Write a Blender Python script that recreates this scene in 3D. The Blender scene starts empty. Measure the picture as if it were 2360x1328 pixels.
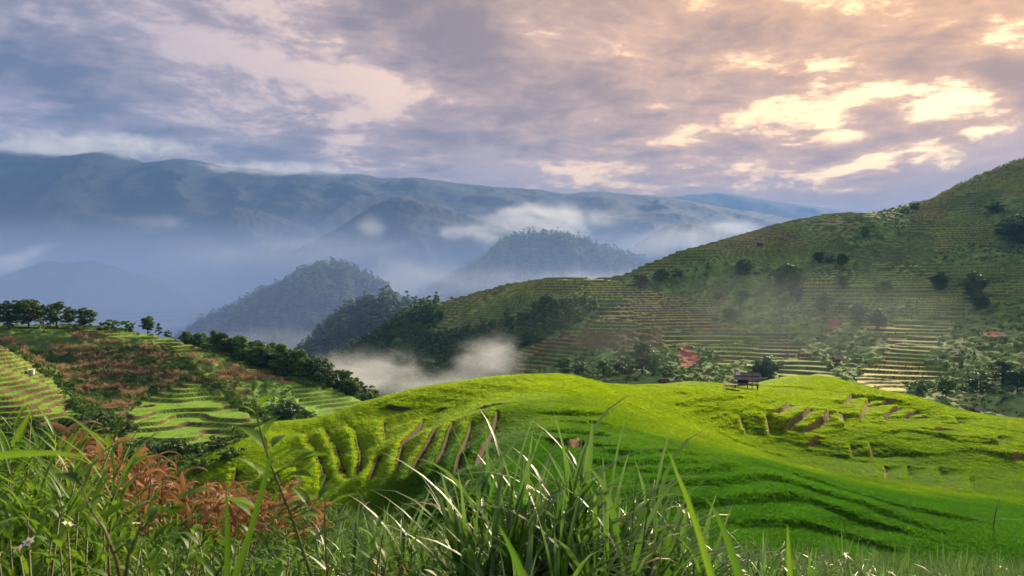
import bpy, math, random
import numpy as np
from mathutils import Vector, Matrix, Euler

random.seed(7)
RNG = np.random.default_rng(7)
scene = bpy.context.scene
COL = scene.collection

# ------------------------------------------------------------------ camera
# level camera on a hillside; horizon a little below the middle of the frame
F, CX, HY = 1835.0, 1180.0, 680.0          # focal length and horizon in 2360x1328 photo pixels
cam_d = bpy.data.cameras.new('camera')
cam_d.sensor_width = 36.0
cam_d.lens = 36.0 * F / 2360.0
cam_d.shift_y = (HY - 664.0) / 2360.0
cam_d.clip_start = 0.05
cam_d.clip_end = 80000
cam_d.dof.use_dof = True
cam_d.dof.focus_distance = 45.0
cam_d.dof.aperture_fstop = 7.0
cam = bpy.data.objects.new('camera', cam_d)
cam.rotation_euler = (math.radians(90), 0, 0)
COL.objects.link(cam)
scene.camera = cam

# ------------------------------------------------------------------ sky, sun, exposure
SUN_AZ, SUN_EL = math.radians(33.0), math.radians(21.0)     # azimuth from +Y towards +X
SUN = Vector((math.sin(SUN_AZ) * math.cos(SUN_EL), math.cos(SUN_AZ) * math.cos(SUN_EL), math.sin(SUN_EL)))
scene.view_settings.view_transform = 'Standard'
scene.view_settings.look = 'None'
scene.view_settings.gamma = 1.0
scene.view_settings.use_curve_mapping = False
scene.view_settings.exposure = 1.55

sun_d = bpy.data.lights.new('sun', 'SUN')
sun_d.energy = 4.8
sun_d.angle = math.radians(6.0)
sun_d.color = (1.0, 0.80, 0.54)
sun = bpy.data.objects.new('sun', sun_d)
sun.rotation_euler = SUN.to_track_quat('Z', 'Y').to_euler()
COL.objects.link(sun)

class NT:
    """small helper around a node tree"""
    def __init__(s, tree):
        s.t = tree
        tree.nodes.clear()
    def n(s, typ, **kw):
        nd = s.t.nodes.new(typ)
        for k, v in kw.items():
            setattr(nd, k, v)
        return nd
    def put(s, sock, v):
        if isinstance(v, bpy.types.NodeSocket):
            s.t.links.new(v, sock)
        elif v is not None:
            sock.default_value = v
    def math(s, op, a, b=None, c=None, clamp=False):
        nd = s.n('ShaderNodeMath', operation=op, use_clamp=clamp)
        s.put(nd.inputs[0], a); s.put(nd.inputs[1], b); s.put(nd.inputs[2], c)
        return nd.outputs[0]
    def vmath(s, op, a, b=None, scale=None):
        nd = s.n('ShaderNodeVectorMath', operation=op)
        s.put(nd.inputs[0], a); s.put(nd.inputs[1], b)
        if scale is not None:
            s.put(nd.inputs['Scale'], scale)
        return nd.outputs['Value'] if op in ('DOT_PRODUCT', 'LENGTH', 'DISTANCE') else nd.outputs[0]
    def mix(s, f, a, b, mode='MIX'):
        nd = s.n('ShaderNodeMix', data_type='RGBA', blend_type=mode)
        s.put(nd.inputs[0], f)
        for i, v in ((6, a), (7, b)):
            if isinstance(v, (tuple, list)) and len(v) == 3:
                v = (*v, 1)
            s.put(nd.inputs[i], v)
        return nd.outputs[2]
    def ramp(s, v, lo, hi, a=0.0, b=1.0):
        nd = s.n('ShaderNodeMapRange', interpolation_type='SMOOTHSTEP')
        s.put(nd.inputs[0], v)
        for i, x in zip((1, 2, 3, 4), (lo, hi, a, b)):
            s.put(nd.inputs[i], x)
        return nd.outputs[0]
    def noise(s, vec, scale, detail=4.0, rough=0.5, dist=0.0, w=None):
        nd = s.n('ShaderNodeTexNoise', noise_dimensions='4D' if w is not None else '3D')
        s.put(nd.inputs['Vector'], vec)
        if w is not None:
            s.put(nd.inputs['W'], w)
        s.put(nd.inputs['Scale'], scale); s.put(nd.inputs['Detail'], detail)
        s.put(nd.inputs['Roughness'], rough); s.put(nd.inputs['Distortion'], dist)
        return nd.outputs['Fac']

world = bpy.data.worlds.new('World')
scene.world = world
world.use_nodes = True
w = NT(world.node_tree)
SKY_W1, SKY_W2, SKY_W3 = 14.4, 7.7, 3.3
gen = w.n('ShaderNodeTexCoord').outputs['Generated']
dirv = w.vmath('NORMALIZE', gen)
sep = w.n('ShaderNodeSeparateXYZ'); w.put(sep.inputs[0], dirv)
dx, dy, dz = sep.outputs
zc = w.math('MAXIMUM', dz, 0.0)
# cloud-deck coordinates: the view direction carried up to a level layer
inv = w.math('DIVIDE', 1.0, w.math('ADD', zc, 0.13))
comb = w.n('ShaderNodeCombineXYZ')
w.put(comb.inputs[0], w.math('MULTIPLY', dx, inv)); w.put(comb.inputs[1], w.math('MULTIPLY', dy, inv)); w.put(comb.inputs[2], 0.0)
deck = comb.outputs[0]
cs = w.vmath('DOT_PRODUCT', dirv, tuple(SUN))
cs = w.math('MAXIMUM', cs, 0.0)
glow = w.math('POWER', cs, 4.0)           # wide warm light round the sun
glow2 = w.math('POWER', cs, 30.0)         # close to the sun
nish = w.n('ShaderNodeTexSky', sky_type='NISHITA', sun_disc=False)
nish.sun_elevation = SUN_EL
nish.sun_rotation = SUN_AZ
nish.air_density = 1.0; nish.dust_density = 2.0; nish.ozone_density = 1.5
# the bright thin veil seen between the clouds
veil = w.mix(glow, (4.7, 4.1, 4.9), (24.0, 13.6, 3.6))
veil = w.mix(w.math('MULTIPLY', glow2, 0.8), veil, (24.0, 16.5, 6.5))
veil = w.mix(0.10, veil, nish.outputs[0])
n1 = w.noise(deck, 1.35, 12.0, 0.64, 0.35, w=SKY_W1)
n2 = w.noise(deck, 3.4, 10.0, 0.66, 0.3, w=SKY_W2)
n3 = w.noise(deck, 0.40, 3.0, 0.5, 0.0, w=SKY_W3)
dens = w.math('ADD', w.math('MULTIPLY', n1, 0.57), w.math('MULTIPLY', n2, 0.43))
dens = w.math('ADD', dens, w.math('MULTIPLY', w.math('SUBTRACT', n3, 0.5), 0.30))
# shaded cloud undersides: slate blue away from the sun, taupe near it
dark = w.mix(glow, (1.15, 1.35, 1.95), (5.6, 2.9, 1.1))
light = w.mix(glow, (3.7, 3.3, 4.0), (12.0, 6.4, 2.2))
cloud = w.mix(w.ramp(dens, 0.43, 0.60), light, dark)
cover = w.ramp(dens, 0.425, 0.49)
sky = w.mix(cover, veil, cloud)
# low bank of cloud along the mountains
az = w.math('ARCTAN2', dx, dy)
c2 = w.n('ShaderNodeCombineXYZ')
w.put(c2.inputs[0], az); w.put(c2.inputs[1], w.math('MULTIPLY', zc, 1.9)); w.put(c2.inputs[2], 0.0)
b1 = w.noise(c2.outputs[0], 6.0, 9.0, 0.58, 0.2, w=4.2)
edge = w.math('ADD', 0.155, w.math('MULTIPLY', w.math('SUBTRACT', b1, 0.5), 0.42))
bank = w.ramp(w.math('SUBTRACT', edge, zc), 0.0, 0.03)
bankcol = w.mix(glow, (2.1, 2.1, 3.0), (5.8, 3.1, 1.7))
bankcol = w.mix(w.ramp(b1, 0.40, 0.62), bankcol, w.mix(glow, (3.6, 3.2, 3.9), (8.4, 4.8, 2.6)))
sky = w.mix(w.math('MULTIPLY', bank, 0.92), sky, bankcol)
low = w.ramp(zc, 0.0, 0.09, 1.0, 0.0)
sky = w.mix(w.math('MULTIPLY', low, 0.5), sky, w.mix(glow, (3.2, 3.0, 3.8), (7.6, 4.6, 3.0)))
bg = w.n('ShaderNodeBackground')
w.put(bg.inputs[0], sky)
bg.inputs[1].default_value = 0.043
w.put(w.n('ShaderNodeOutputWorld').inputs[0], bg.outputs[0])
world.cycles.sampling_method = 'MANUAL'
world.cycles.sample_map_resolution = 512

cy = scene.cycles
scene.render.engine = 'CYCLES'
cy.use_denoising = True
try:
    cy.denoiser = 'OPENIMAGEDENOISE'
except Exception:
    pass
cy.max_bounces = 6
cy.diffuse_bounces = 2
cy.glossy_bounces = 1
cy.transmission_bounces = 3
cy.transparent_max_bounces = 8
cy.volume_bounces = 1
cy.volume_step_rate = 2.0
cy.adaptive_threshold = 0.02
cy.sample_clamp_indirect = 4.0
cy.caustics_reflective = False
cy.caustics_refractive = False

# ------------------------------------------------------------------ helpers
def P(px, py, d):
    """photo pixel at depth d -> world point"""
    return ((px - CX) / F * d, d, (HY - py) / F * d)

def hash2(ix, iy, seed):
    h = (ix.astype(np.int64) * 374761393 + iy.astype(np.int64) * 668265263 + seed * 974634777) & 0xFFFFFFFF
    h = ((h ^ (h >> 13)) * 1274126177) & 0xFFFFFFFF
    h = (h ^ (h >> 16)) & 0xFFFFFFFF
    return h.astype(np.float64) / 4294967295.0

def perlin(x, y, seed=0):
    x = np.asarray(x, float); y = np.asarray(y, float)
    ix, iy = np.floor(x), np.floor(y)
    fx, fy = x - ix, y - iy
    def g(a, b, gx, gy):
        t = hash2(a, b, seed) * 2 * math.pi
        return np.cos(t) * gx + np.sin(t) * gy
    u = fx * fx * fx * (fx * (fx * 6 - 15) + 10); v = fy * fy * fy * (fy * (fy * 6 - 15) + 10)
    a = g(ix, iy, fx, fy); b = g(ix + 1, iy, fx - 1, fy)
    c = g(ix, iy + 1, fx, fy - 1); d = g(ix + 1, iy + 1, fx - 1, fy - 1)
    return ((a + (b - a) * u) * (1 - v) + (c + (d - c) * u) * v) * 1.5

def fbm(x, y, seed=0, octs=4, gain=0.5):
    s = 0.0; a = 1.0; f = 1.0
    for i in range(octs):
        s = s + a * perlin(np.asarray(x) * f + i * 17.3, np.asarray(y) * f - i * 9.1, seed + i)
        a *= gain; f *= 2.0
    return s

def sstep(x, a, b):
    t = np.clip((x - a) / (b - a), 0, 1)
    return t * t * (3 - 2 * t)

class RBF:
    """thin-plate surface z(x, y) through surveyed points"""
    def __init__(s, pts, smooth=0.0):
        p = np.array(pts, float)
        s.c = p[:, :2]; n = len(p)
        s.sc = np.abs(s.c).max()
        c = s.c / s.sc
        r2 = ((c[:, None] - c[None]) ** 2).sum(-1)
        A = np.zeros((n + 3, n + 3))
        A[:n, :n] = r2 * np.log(np.maximum(r2, 1e-12)) + np.eye(n) * smooth
        A[:n, n] = 1; A[:n, n + 1:] = c
        A[n, :n] = 1; A[n + 1:, :n] = c.T
        s.w = np.linalg.solve(A, np.concatenate([p[:, 2], [0, 0, 0]]))
    def __call__(s, x, y):
        x = np.asarray(x, float); sh = x.shape
        q = np.stack([x.ravel(), np.asarray(y, float).ravel()], 1) / s.sc
        c = s.c / s.sc; n = len(c)
        out = s.w[n] + q @ s.w[n + 1:]
        for k in range(n):
            r2 = (q[:, 0] - c[k, 0]) ** 2 + (q[:, 1] - c[k, 1]) ** 2
            out += s.w[k] * r2 * np.log(np.maximum(r2, 1e-12))
        return out.reshape(sh)

def inpoly(px, py, poly):
    px = np.asarray(px, float); py = np.asarray(py, float)
    r = np.zeros(px.shape, bool); n = len(poly)
    for i in range(n):
        x1, y1 = poly[i]; x2, y2 = poly[(i + 1) % n]
        c = ((y1 > py) != (y2 > py)) & (px < (x2 - x1) * (py - y1) / ((y2 - y1) + 1e-9) + x1)
        r ^= c
    return r

def terrace(z, step, base, riser=0.3, keep=0.12):
    """stepped ground: nearly level treads with steep banks between"""
    t = (z - base) / step
    k = np.floor(t); f = t - k
    rise = sstep(f, 1 - riser, 1.0)
    zz = base + step * (k + keep * f * (1 - rise) + rise * 1.0)
    mask = np.where((f > 1 - riser * 0.95) & (f < 0.99), 1.0, 0.0)
    return zz, mask, f

def link(o, parent=None):
    COL.objects.link(o)
    if parent is not None:
        o.parent = parent
    return o

def tag(o, label=None, category=None, group=None, kind=None):
    if label: o['label'] = label
    if category: o['category'] = category
    if group: o['group'] = group
    if kind: o['kind'] = kind
    return o

def mesh_np(name, verts, faces, smooth=True, mats=(), attrs=None, cols=None, uv=None):
    """verts Nx3, faces MxK (same K) or list"""
    me = bpy.data.meshes.new(name)
    verts = np.asarray(verts, np.float32)
    if isinstance(faces, np.ndarray):
        m, k = faces.shape
        me.vertices.add(len(verts)); me.vertices.foreach_set('co', verts.ravel())
        me.loops.add(m * k); me.loops.foreach_set('vertex_index', faces.astype(np.int32).ravel())
        me.polygons.add(m)
        me.polygons.foreach_set('loop_start', np.arange(0, m * k, k, dtype=np.int32))
        me.polygons.foreach_set('loop_total', np.full(m, k, np.int32))
        me.update(calc_edges=True)
    else:
        me.from_pydata(verts.tolist(), [], faces)
    if smooth:
        me.polygons.foreach_set('use_smooth', np.ones(len(me.polygons), bool))
    for k, v in (attrs or {}).items():
        a = me.attributes.new(k, 'FLOAT', 'POINT'); a.data.foreach_set('value', np.asarray(v, np.float32).ravel())
    if cols is not None:
        a = me.attributes.new('Col', 'FLOAT_COLOR', 'POINT')
        c = np.ones((len(verts), 4), np.float32); c[:, :3] = cols
        a.data.foreach_set('color', c.ravel())
    for m_ in mats:
        me.materials.append(m_)
    return me

def grid_faces(nr, nc):
    i = np.arange(nr * nc).reshape(nr, nc)
    return np.stack([i[:-1, :-1], i[:-1, 1:], i[1:, 1:], i[1:, :-1]], -1).reshape(-1, 4)

def polar_grid(px0, px1, ncol, d0, d1, nrow, power=1.0):
    """ground grid fanned out from the hillside: finer near, coarser far"""
    px = np.linspace(px0, px1, ncol)
    t = np.linspace(0, 1, nrow) ** power
    d = d0 * (d1 / d0) ** t
    D, PX = np.meshgrid(d, px, indexing='ij')
    return (PX - CX) / F * D, D

# ------------------------------------------------------------------ materials
def mat_new(name):
    m = bpy.data.materials.new(name); m.use_nodes = True
    return m, NT(m.node_tree)

def ground_mat(name, nscale=0.6, var=0.35, bump=0.3, bscale=2.0, rough=0.9, bdist=0.3):
    """vertex 'Col' = what grows there; noise gives leaf-scale variation and relief"""
    m, t = mat_new(name)
    col = t.n('ShaderNodeAttribute', attribute_name='Col').outputs['Color']
    pos = t.n('ShaderNodeNewGeometry').outputs['Position']
    n1 = t.noise(pos, nscale, 6.0, 0.6)
    n2 = t.noise(pos, nscale * 6, 4.0, 0.6)
    f = t.math('ADD', t.math('MULTIPLY', n1, 0.6), t.math('MULTIPLY', n2, 0.4))
    f = t.ramp(f, 0.3, 0.7, 1 - var, 1 + var)
    c = t.vmath('SCALE', col, scale=f)
    b = t.n('ShaderNodeBump'); b.inputs['Strength'].default_value = bump; b.inputs['Distance'].default_value = bdist
    t.put(b.inputs['Height'], t.noise(pos, bscale, 5.0, 0.65))
    p = t.n('ShaderNodeBsdfPrincipled')
    t.put(p.inputs['Base Color'], c); p.inputs['Roughness'].default_value = rough
    p.inputs['Specular IOR Level'].default_value = 0.15
    t.put(p.inputs['Normal'], b.outputs[0])
    t.put(t.n('ShaderNodeOutputMaterial').inputs[0], p.outputs[0])
    return m

def leaf_mat(name, c1, c2, trans=0.4, rough=0.5, spec=0.3, tcol=None, c3=None, pos_scale=None, uvshade=True):
    """foliage: two-tone per plant / per place, light shines through"""
    m, t = mat_new(name)
    rnd = t.n('ShaderNodeObjectInfo').outputs['Random']
    pos = t.n('ShaderNodeNewGeometry').outputs['Position']
    f = rnd
    if pos_scale:
        f = t.ramp(t.noise(pos, pos_scale, 3.0, 0.6), 0.3, 0.7)
        f = t.math('ADD', t.math('MULTIPLY', f, 0.7), t.math('MULTIPLY', rnd, 0.3))
    c = t.mix(f, c1, c2)
    if c3:
        at = t.n('ShaderNodeAttribute', attribute_name='tip').outputs['Fac']
        c = t.mix(t.math('MULTIPLY', t.math('POWER', at, 2.6), 0.85), c, c3)
    p = t.n('ShaderNodeBsdfPrincipled')
    t.put(p.inputs['Base Color'], c); p.inputs['Roughness'].default_value = rough
    p.inputs['Specular IOR Level'].default_value = spec
    tr = t.n('ShaderNodeBsdfTranslucent')
    t.put(tr.inputs[0], t.mix(0.5, c, tcol or c2, 'MIX'))
    mx = t.n('ShaderNodeMixShader'); mx.inputs[0].default_value = trans
    t.put(mx.inputs[1], p.outputs[0]); t.put(mx.inputs[2], tr.outputs[0])
    t.put(t.n('ShaderNodeOutputMaterial').inputs[0], mx.outputs[0])
    return m

def plain_mat(name, c1, c2, scale=4.0, rough=0.85, bump=0.3, stretch=(1, 1, 1)):
    m, t = mat_new(name)
    tc = t.n('ShaderNodeTexCoord').outputs['Object']
    mp = t.n('ShaderNodeMapping'); mp.inputs['Scale'].default_value = stretch
    t.put(mp.inputs[0], tc)
    n = t.noise(mp.outputs[0], scale, 6.0, 0.6)
    p = t.n('ShaderNodeBsdfPrincipled')
    t.put(p.inputs['Base Color'], t.mix(t.ramp(n, 0.3, 0.7), c1, c2)); p.inputs['Roughness'].default_value = rough
    b = t.n('ShaderNodeBump'); b.inputs['Strength'].default_value = bump; b.inputs['Distance'].default_value = 0.02
    t.put(b.inputs['Height'], n); t.put(p.inputs['Normal'], b.outputs[0])
    t.put(t.n('ShaderNodeOutputMaterial').inputs[0], p.outputs[0])
    return m
# ------------------------------------------------------------------ far country
FOREST_COL = np.array([0.010, 0.020, 0.012])
m_far = ground_mat('far_forest', 0.004, 0.35, 0.5, 0.02, 0.95, 14.0)
m_mid = ground_mat('hill_forest', 0.02, 0.4, 0.6, 0.12, 0.95, 3.0)

valley = mesh_np('valley_floor', [(-14900, -2900, -420), (14900, -2900, -420), (14900, 14400, -420), (-14900, 14400, -420)],
                 [(0, 1, 2, 3)], cols=FOREST_COL, mats=[m_far])
tag(link(bpy.data.objects.new('valley_floor', valley)), kind='structure')

def ridge(name, sky_pts, d, front, back, foot, seed, ncol=240, nrow=70, spur=0.35, lump=0.0, mat=None, wob=0.0, profile=1.25):
    """mountain ridge whose crest runs at distance d, spurs falling towards the valley"""
    sp = np.array(sky_pts, float)
    px = np.linspace(sp[0, 0], sp[-1, 0], ncol)
    py = np.interp(px, sp[:, 0], sp[:, 1])
    k = np.array([0.25, 0.5, 0.25]); py = np.convolve(np.pad(py, 1, 'edge'), k, 'valid')
    dd = d * np.ones(ncol) if np.isscalar(d) else np.interp(px, sp[:, 0], d)
    crest = (HY - py) / F * dd
    X0 = (px - CX) / F * dd
    dm = float(np.mean(dd))
    t = np.concatenate([np.linspace(-1, 0, nrow), np.linspace(0, 1, nrow // 3)[1:]])
    T, I = np.meshgrid(t, np.arange(ncol), indexing='ij')
    fall = np.where(T < 0, (-T) ** profile, T ** 1.2)
    off = np.where(T < 0, T * front, T * back)
    Xn, Cn, Dn = X0[I], crest[I], dd[I]
    Y = Dn + off + wob * fbm(Xn / (0.13 * dm), T * 0, seed + 9, 2) * np.minimum(1, np.abs(T) * 4)
    X = Xn * (1 + off / Dn * 0.75)
    H = Cn - foot
    sc = 0.11 * dm
    rn = 1 - 2 * np.abs(fbm(X / sc, Y / (sc * 1.8), seed, 4) * 0.8)
    Z = Cn - H * np.clip(fall + spur * (rn - 0.35) * np.minimum(1, np.abs(T) * 2.2) * (1 - np.abs(T)) * -1, 0, 1.2)
    Z = np.minimum(Z, Cn / Dn * Y - 0.10 * np.abs(T) * H - 0.0 * H)
    fine = fbm(X / (0.006 * dm), Y / (0.006 * dm), seed + 3, 3)
    Z = Z + lump * fine * np.where(np.abs(T) < .03, 0.6, 1.0)
    v = np.stack([X, Y, Z], -1).reshape(-1, 3)
    nv = fbm(X / (sc * .5), Y / (sc * .5), seed + 5, 3).reshape(-1, 1)
    cols = FOREST_COL * (1 + 0.25 * nv)
    me = mesh_np(name, v, grid_faces(len(t), ncol), cols=cols, mats=[mat or m_far])
    o = link(bpy.data.objects.new(name, me)); tag(o, kind='structure')
    return o

ridge('mountain_range', [(-700, 390), (-300, 350), (-100, 356), (0, 346), (60, 352), (150, 358), (200, 352), (240, 346), (280, 353), (330, 376), (370, 372), (410, 366), (460, 371), (520, 385), (600, 390), (660, 401), (740, 394), (775, 402), (830, 401), (880, 411), (960, 410), (1050, 422), (1150, 432), (1250, 438), (1300, 448), (1380, 442), (1470, 450), (1530, 454), (1600, 466), (1680, 481), (1760, 493), (1830, 507), (2000, 540), (2300, 580), (2800, 640)],
      6600, 4200, 2500, -420, 3, ncol=420, nrow=110, spur=0.09, lump=14.0, wob=60)
ridge('distant_range', [(1200, 540), (1400, 490), (1480, 464), (1540, 454), (1600, 448), (1660, 444), (1720, 452), (1800, 466), (1900, 478), (2050, 495), (2300, 520), (2600, 560)],
      10500, 3000, 2000, -420, 13, ncol=160, nrow=40, spur=0.1, lump=16, wob=60)
ridge('mountain_spur', [(640, 600), (780, 525), (860, 474), (890, 462), (925, 456), (960, 462), (1000, 474), (1040, 484), (1110, 504), (1170, 520), (1260, 560), (1400, 640)],
      3700, 1500, 900, -420, 21, ncol=160, nrow=60, spur=0.11, lump=8, wob=50)
ridge('mountain_spur', [(-500, 560), (-200, 600), (0, 640), (60, 618), (110, 600), (160, 606), (210, 600), (290, 622), (380, 650), (470, 720), (600, 800)],
      2900, 1500, 800, -420, 29, ncol=160, nrow=60, spur=0.11, lump=7, wob=50)
ridge('mountain_spur', [(380, 560), (470, 505), (540, 476), (600, 486), (680, 512), (760, 540), (900, 610)],
      4300, 1600, 900, -420, 35, ncol=140, nrow=60, spur=0.11, lump=8, wob=50)
ridge('mountain_spur', [(1280, 560), (1390, 506), (1450, 494), (1520, 488), (1570, 492), (1640, 508), (1700, 530), (1780, 545), (1900, 580), (2100, 640)],
      4600, 1600, 900, -420, 41, ncol=160, nrow=60, spur=0.11, lump=8, wob=50)
ridge('mountain_spur', [(1380, 620), (1470, 560), (1530, 522), (1580, 512), (1640, 524), (1720, 546), (1800, 575), (1950, 640)],
      3300, 1200, 800, -420, 47, ncol=140, nrow=60, spur=0.11, lump=8, wob=50)

hill_a = ridge('forest_hill', [(330, 860), (420, 772), (480, 737), (560, 702), (640, 662), (700, 628), (740, 616), (780, 612), (830, 628), (870, 650), (910, 684), (970, 726), (1100, 800)],
      1500, 650, 500, -330, 53, ncol=220, nrow=90, spur=0.4, lump=1.5, mat=m_mid, wob=60)
hill_b = ridge('forest_hill', [(860, 760), (1020, 652), (1080, 616), (1130, 582), (1180, 550), (1215, 541), (1260, 538), (1310, 546), (1360, 566), (1420, 585), (1480, 606), (1560, 642), (1750, 740)],
      2300, 1000, 700, -400, 59, ncol=240, nrow=90, spur=0.4, lump=2.0, mat=m_mid, wob=90)
hill_c = ridge('forest_hill', [(560, 960), (640, 870), (690, 812), (740, 765), (800, 716), (850, 692), (890, 686), (930, 696), (970, 716), (1020, 740), (1120, 800)],
      900, 330, 260, -190, 61, ncol=200, nrow=80, spur=0.4, lump=0.8, mat=m_mid, wob=30)

# ------------------------------------------------------------------ terraced hill across the valley
RP = [(2600, 300, 640), (2360, 366, 640), (2280, 394, 640), (2200, 428, 640), (2100, 473, 630), (2040, 489, 620), (1930, 493, 615), (1820, 508, 600), (1740, 528, 585), (1640, 558, 570), (1500, 600, 560), (1420, 638, 545), (1330, 645, 550), (1240, 648, 560), (1150, 660, 580), (1040, 690, 610), (960, 716, 640), (880, 775, 640), (800, 830, 640),
      (1250, 875, 400), (1400, 885, 360), (1560, 890, 335), (1700, 895, 325), (2000, 905, 305), (2150, 935, 285), (2360, 965, 275), (2600, 960, 275), (950, 900, 430), (1100, 870, 430), (800, 920, 480), (740, 870, 580),
      (1480, 715, 480), (1380, 735, 465), (1600, 735, 470), (1450, 780, 432), (1450, 842, 388), (1600, 690, 510), (1700, 780, 420), (1850, 820, 378), (1850, 650, 500), (1700, 640, 520), (2100, 700, 450), (2100, 600, 520), (2300, 700, 420), (2300, 500, 560), (2050, 860, 338), (2300, 850, 325), (1250, 760, 490), (1100, 722, 560), (1100, 792, 500), (1300, 822, 425), (960, 800, 560),
      # slopes behind the crest
      (2200, 455, 700), (2100, 500, 690), (2040, 515, 680), (1930, 520, 675), (1820, 535, 660), (1740, 556, 645), (1640, 590, 625), (1500, 634, 612), (1420, 668, 595), (1330, 672, 605), (1240, 676, 615), (1150, 690, 635), (1040, 722, 665),
      (2500, 560, 900), (2000, 640, 880), (1600, 720, 800), (1300, 790, 780), (1000, 850, 800)]
rrbf = RBF([P(*p) for p in RP], 3e-6)
R_TERR_OFF = [  # wild ground between the terraces (photo outline)
    [(640, 820), (850, 780), (930, 735), (1000, 700), (1030, 720), (990, 790), (1150, 752), (1290, 695), (1380, 705), (1340, 745), (1210, 800), (1160, 880), (900, 940), (640, 940)],
    [(1240, 862), (1340, 808), (1500, 806), (1575, 792), (1640, 842), (1720, 838), (1800, 862), (1780, 930), (1200, 930)],
    [(1690, 600), (1800, 622), (1850, 720), (1760, 765), (1640, 742), (1690, 660)],
    [(1770, 745), (1900, 715), (2010, 760), (2060, 800), (1985, 850), (1965, 890), (1900, 838)],
    [(2130, 830), (2250, 690), (2500, 700), (2500, 1000), (2080, 940), (2090, 890), (2210, 860)],
    [(1440, 650), (1600, 604), (1750, 604), (1710, 640), (1580, 682)],
    [(1940, 555), (1990, 500), (2060, 476), (2130, 464), (2080, 530), (1990, 570)],
    [(2260, 470), (2500, 420), (2500, 640), (2310, 600)],
    [(1860, 590), (1960, 580), (1970, 620), (1880, 615)],
]
R_YEL = [[(1365, 735), (1490, 668), (1540, 676), (1610, 738), (1400, 738)], [(1960, 858), (2010, 815), (2130, 845), (2140, 885), (2060, 905), (1990, 900)], [(2290, 745), (2500, 725), (2500, 800), (2300, 780)],
         [(1120, 868), (1160, 835), (1210, 835), (1200, 872)], [(880, 780), (960, 752), (990, 760), (900, 785)]]
R_BROWN = [[(1200, 815), (1290, 765), (1335, 762), (1330, 782), (1262, 818)], [(1030, 760), (1110, 742), (1120, 752), (1040, 772)], [(1740, 790), (1850, 770), (1890, 820), (1800, 838)]]
R_FIELD = [[(1308, 804), (1345, 762), (1520, 756), (1534, 802)]]
R_SOIL = [[(1556, 806), (1590, 795), (1612, 838), (1576, 850)], [(1904, 738), (1930, 738), (1936, 756), (1908, 758)], [(2270, 768), (2310, 765), (2305, 782), (2272, 780)], [(2040, 786), (2066, 786), (2066, 792), (2040, 794)]]
R_STEP = 1.75

def pix(x, y, z):
    return CX + F * x / y, HY - F * z / y

def anyof(px, py, polys):
    r = np.zeros(np.shape(px), bool)
    for p in polys:
        r |= inpoly(px, py, p)
    return r

def right_smooth(x, y):
    z = rrbf(x, y)
    return z + 2.2 * fbm(x / 75, y / 75, 101, 3)

def slope(fun, x, y, e=1.0):
    return np.hypot((fun(x + e, y) - fun(x - e, y)) / (2 * e), (fun(x, y + e) - fun(x, y - e)) / (2 * e))

_rb = np.random.default_rng(17)
BLK = np.stack([_rb.uniform(-260, 560, 230), _rb.uniform(250, 720, 230)], 1)
BLK_STEP = _rb.choice([1.35, 1.6, 1.9, 2.3], 230); BLK_OFF = _rb.uniform(0, 2, 230); BLK_TONE = _rb.choice(4, 230, p=[.42, .26, .2, .12]); BLK_WILD = _rb.random(230) < 0.06
def block_id(x, y):
    """which family's plot a spot belongs to"""
    xx = x + 9 * perlin(x / 18, y / 18, 71); yy = y + 9 * perlin(x / 18, y / 18, 72)
    sh = x.shape; xx = xx.ravel(); yy = yy.ravel(); best = np.full(xx.shape, 1e18); bid = np.zeros(xx.shape, int)
    for i, (bx, by) in enumerate(BLK):
        d2 = (xx - bx) ** 2 * 0.35 + (yy - by) ** 2
        m_ = d2 < best; best = np.where(m_, d2, best); bid[m_] = i
    return bid.reshape(sh)

def right_hill_z(x, y, full=False):
    x = np.asarray(x, float); y = np.asarray(y, float)
    z = right_smooth(x, y)
    px, py = pix(x, y, z)
    jx = px + 14 * fbm(x / 9, y / 9, 77, 2); jy = py + 8 * fbm(x / 9, y / 9, 78, 2)
    bid = block_id(x, y); st = BLK_STEP[bid] * (0.62 + 0.38 * sstep(y, 330, 430).round())
    off = anyof(jx, jy, R_TERR_OFF) | anyof(jx, jy, R_FIELD) | BLK_WILD[bid]
    sl = slope(right_smooth, x, y, 2.0)
    zt, ris, f = terrace(z + 0.5 * perlin(x / 22, y / 22, 5), st, BLK_OFF[bid], np.clip(sl * 1.5 / st, .16, .5), 0.05)
    zw = z + 1.1 * fbm(x / 6, y / 6, 31, 3)
    zz = np.where(off, zw, zt)
    if not full:
        return zz
    return zz, off, ris, f, jx, jy

X, Y = polar_grid(600, 2560, 700, 262, 900, 600, 0.78)
Z, off, ris, f, jx, jy = right_hill_z(X, Y, True)
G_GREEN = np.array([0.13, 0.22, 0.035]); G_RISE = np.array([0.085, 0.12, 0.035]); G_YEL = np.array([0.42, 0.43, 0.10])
G_WILD = np.array([0.14, 0.23, 0.05]); G_BROWN = np.array([0.13, 0.075, 0.045]); G_SOIL = np.array([0.33, 0.13, 0.075]); G_FIELD = np.array([0.13, 0.135, 0.04])
nv = fbm(X / 22, Y / 22, 91, 3)[..., None]
tone = BLK_TONE[block_id(X, Y)]
TONES = np.array([[0.17, 0.27, 0.045], [0.25, 0.31, 0.05], [0.12, 0.21, 0.045], [0.27, 0.26, 0.075]])
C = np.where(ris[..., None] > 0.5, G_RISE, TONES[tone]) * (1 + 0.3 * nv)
lip = ((f > 0.40) & (f < 0.66) & (fbm(X / 30, Y / 30, 95, 2) > -0.25))[..., None]           # lit rice edge of each step, its brightness painted into the colour
lipk = (0.2 + 0.6 * sstep(jy, 520, 660))[..., None] * np.clip(0.6 + 0.9 * fbm(X / 40, Y / 40, 96, 2)[..., None], 0.1, 1.2)
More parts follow.
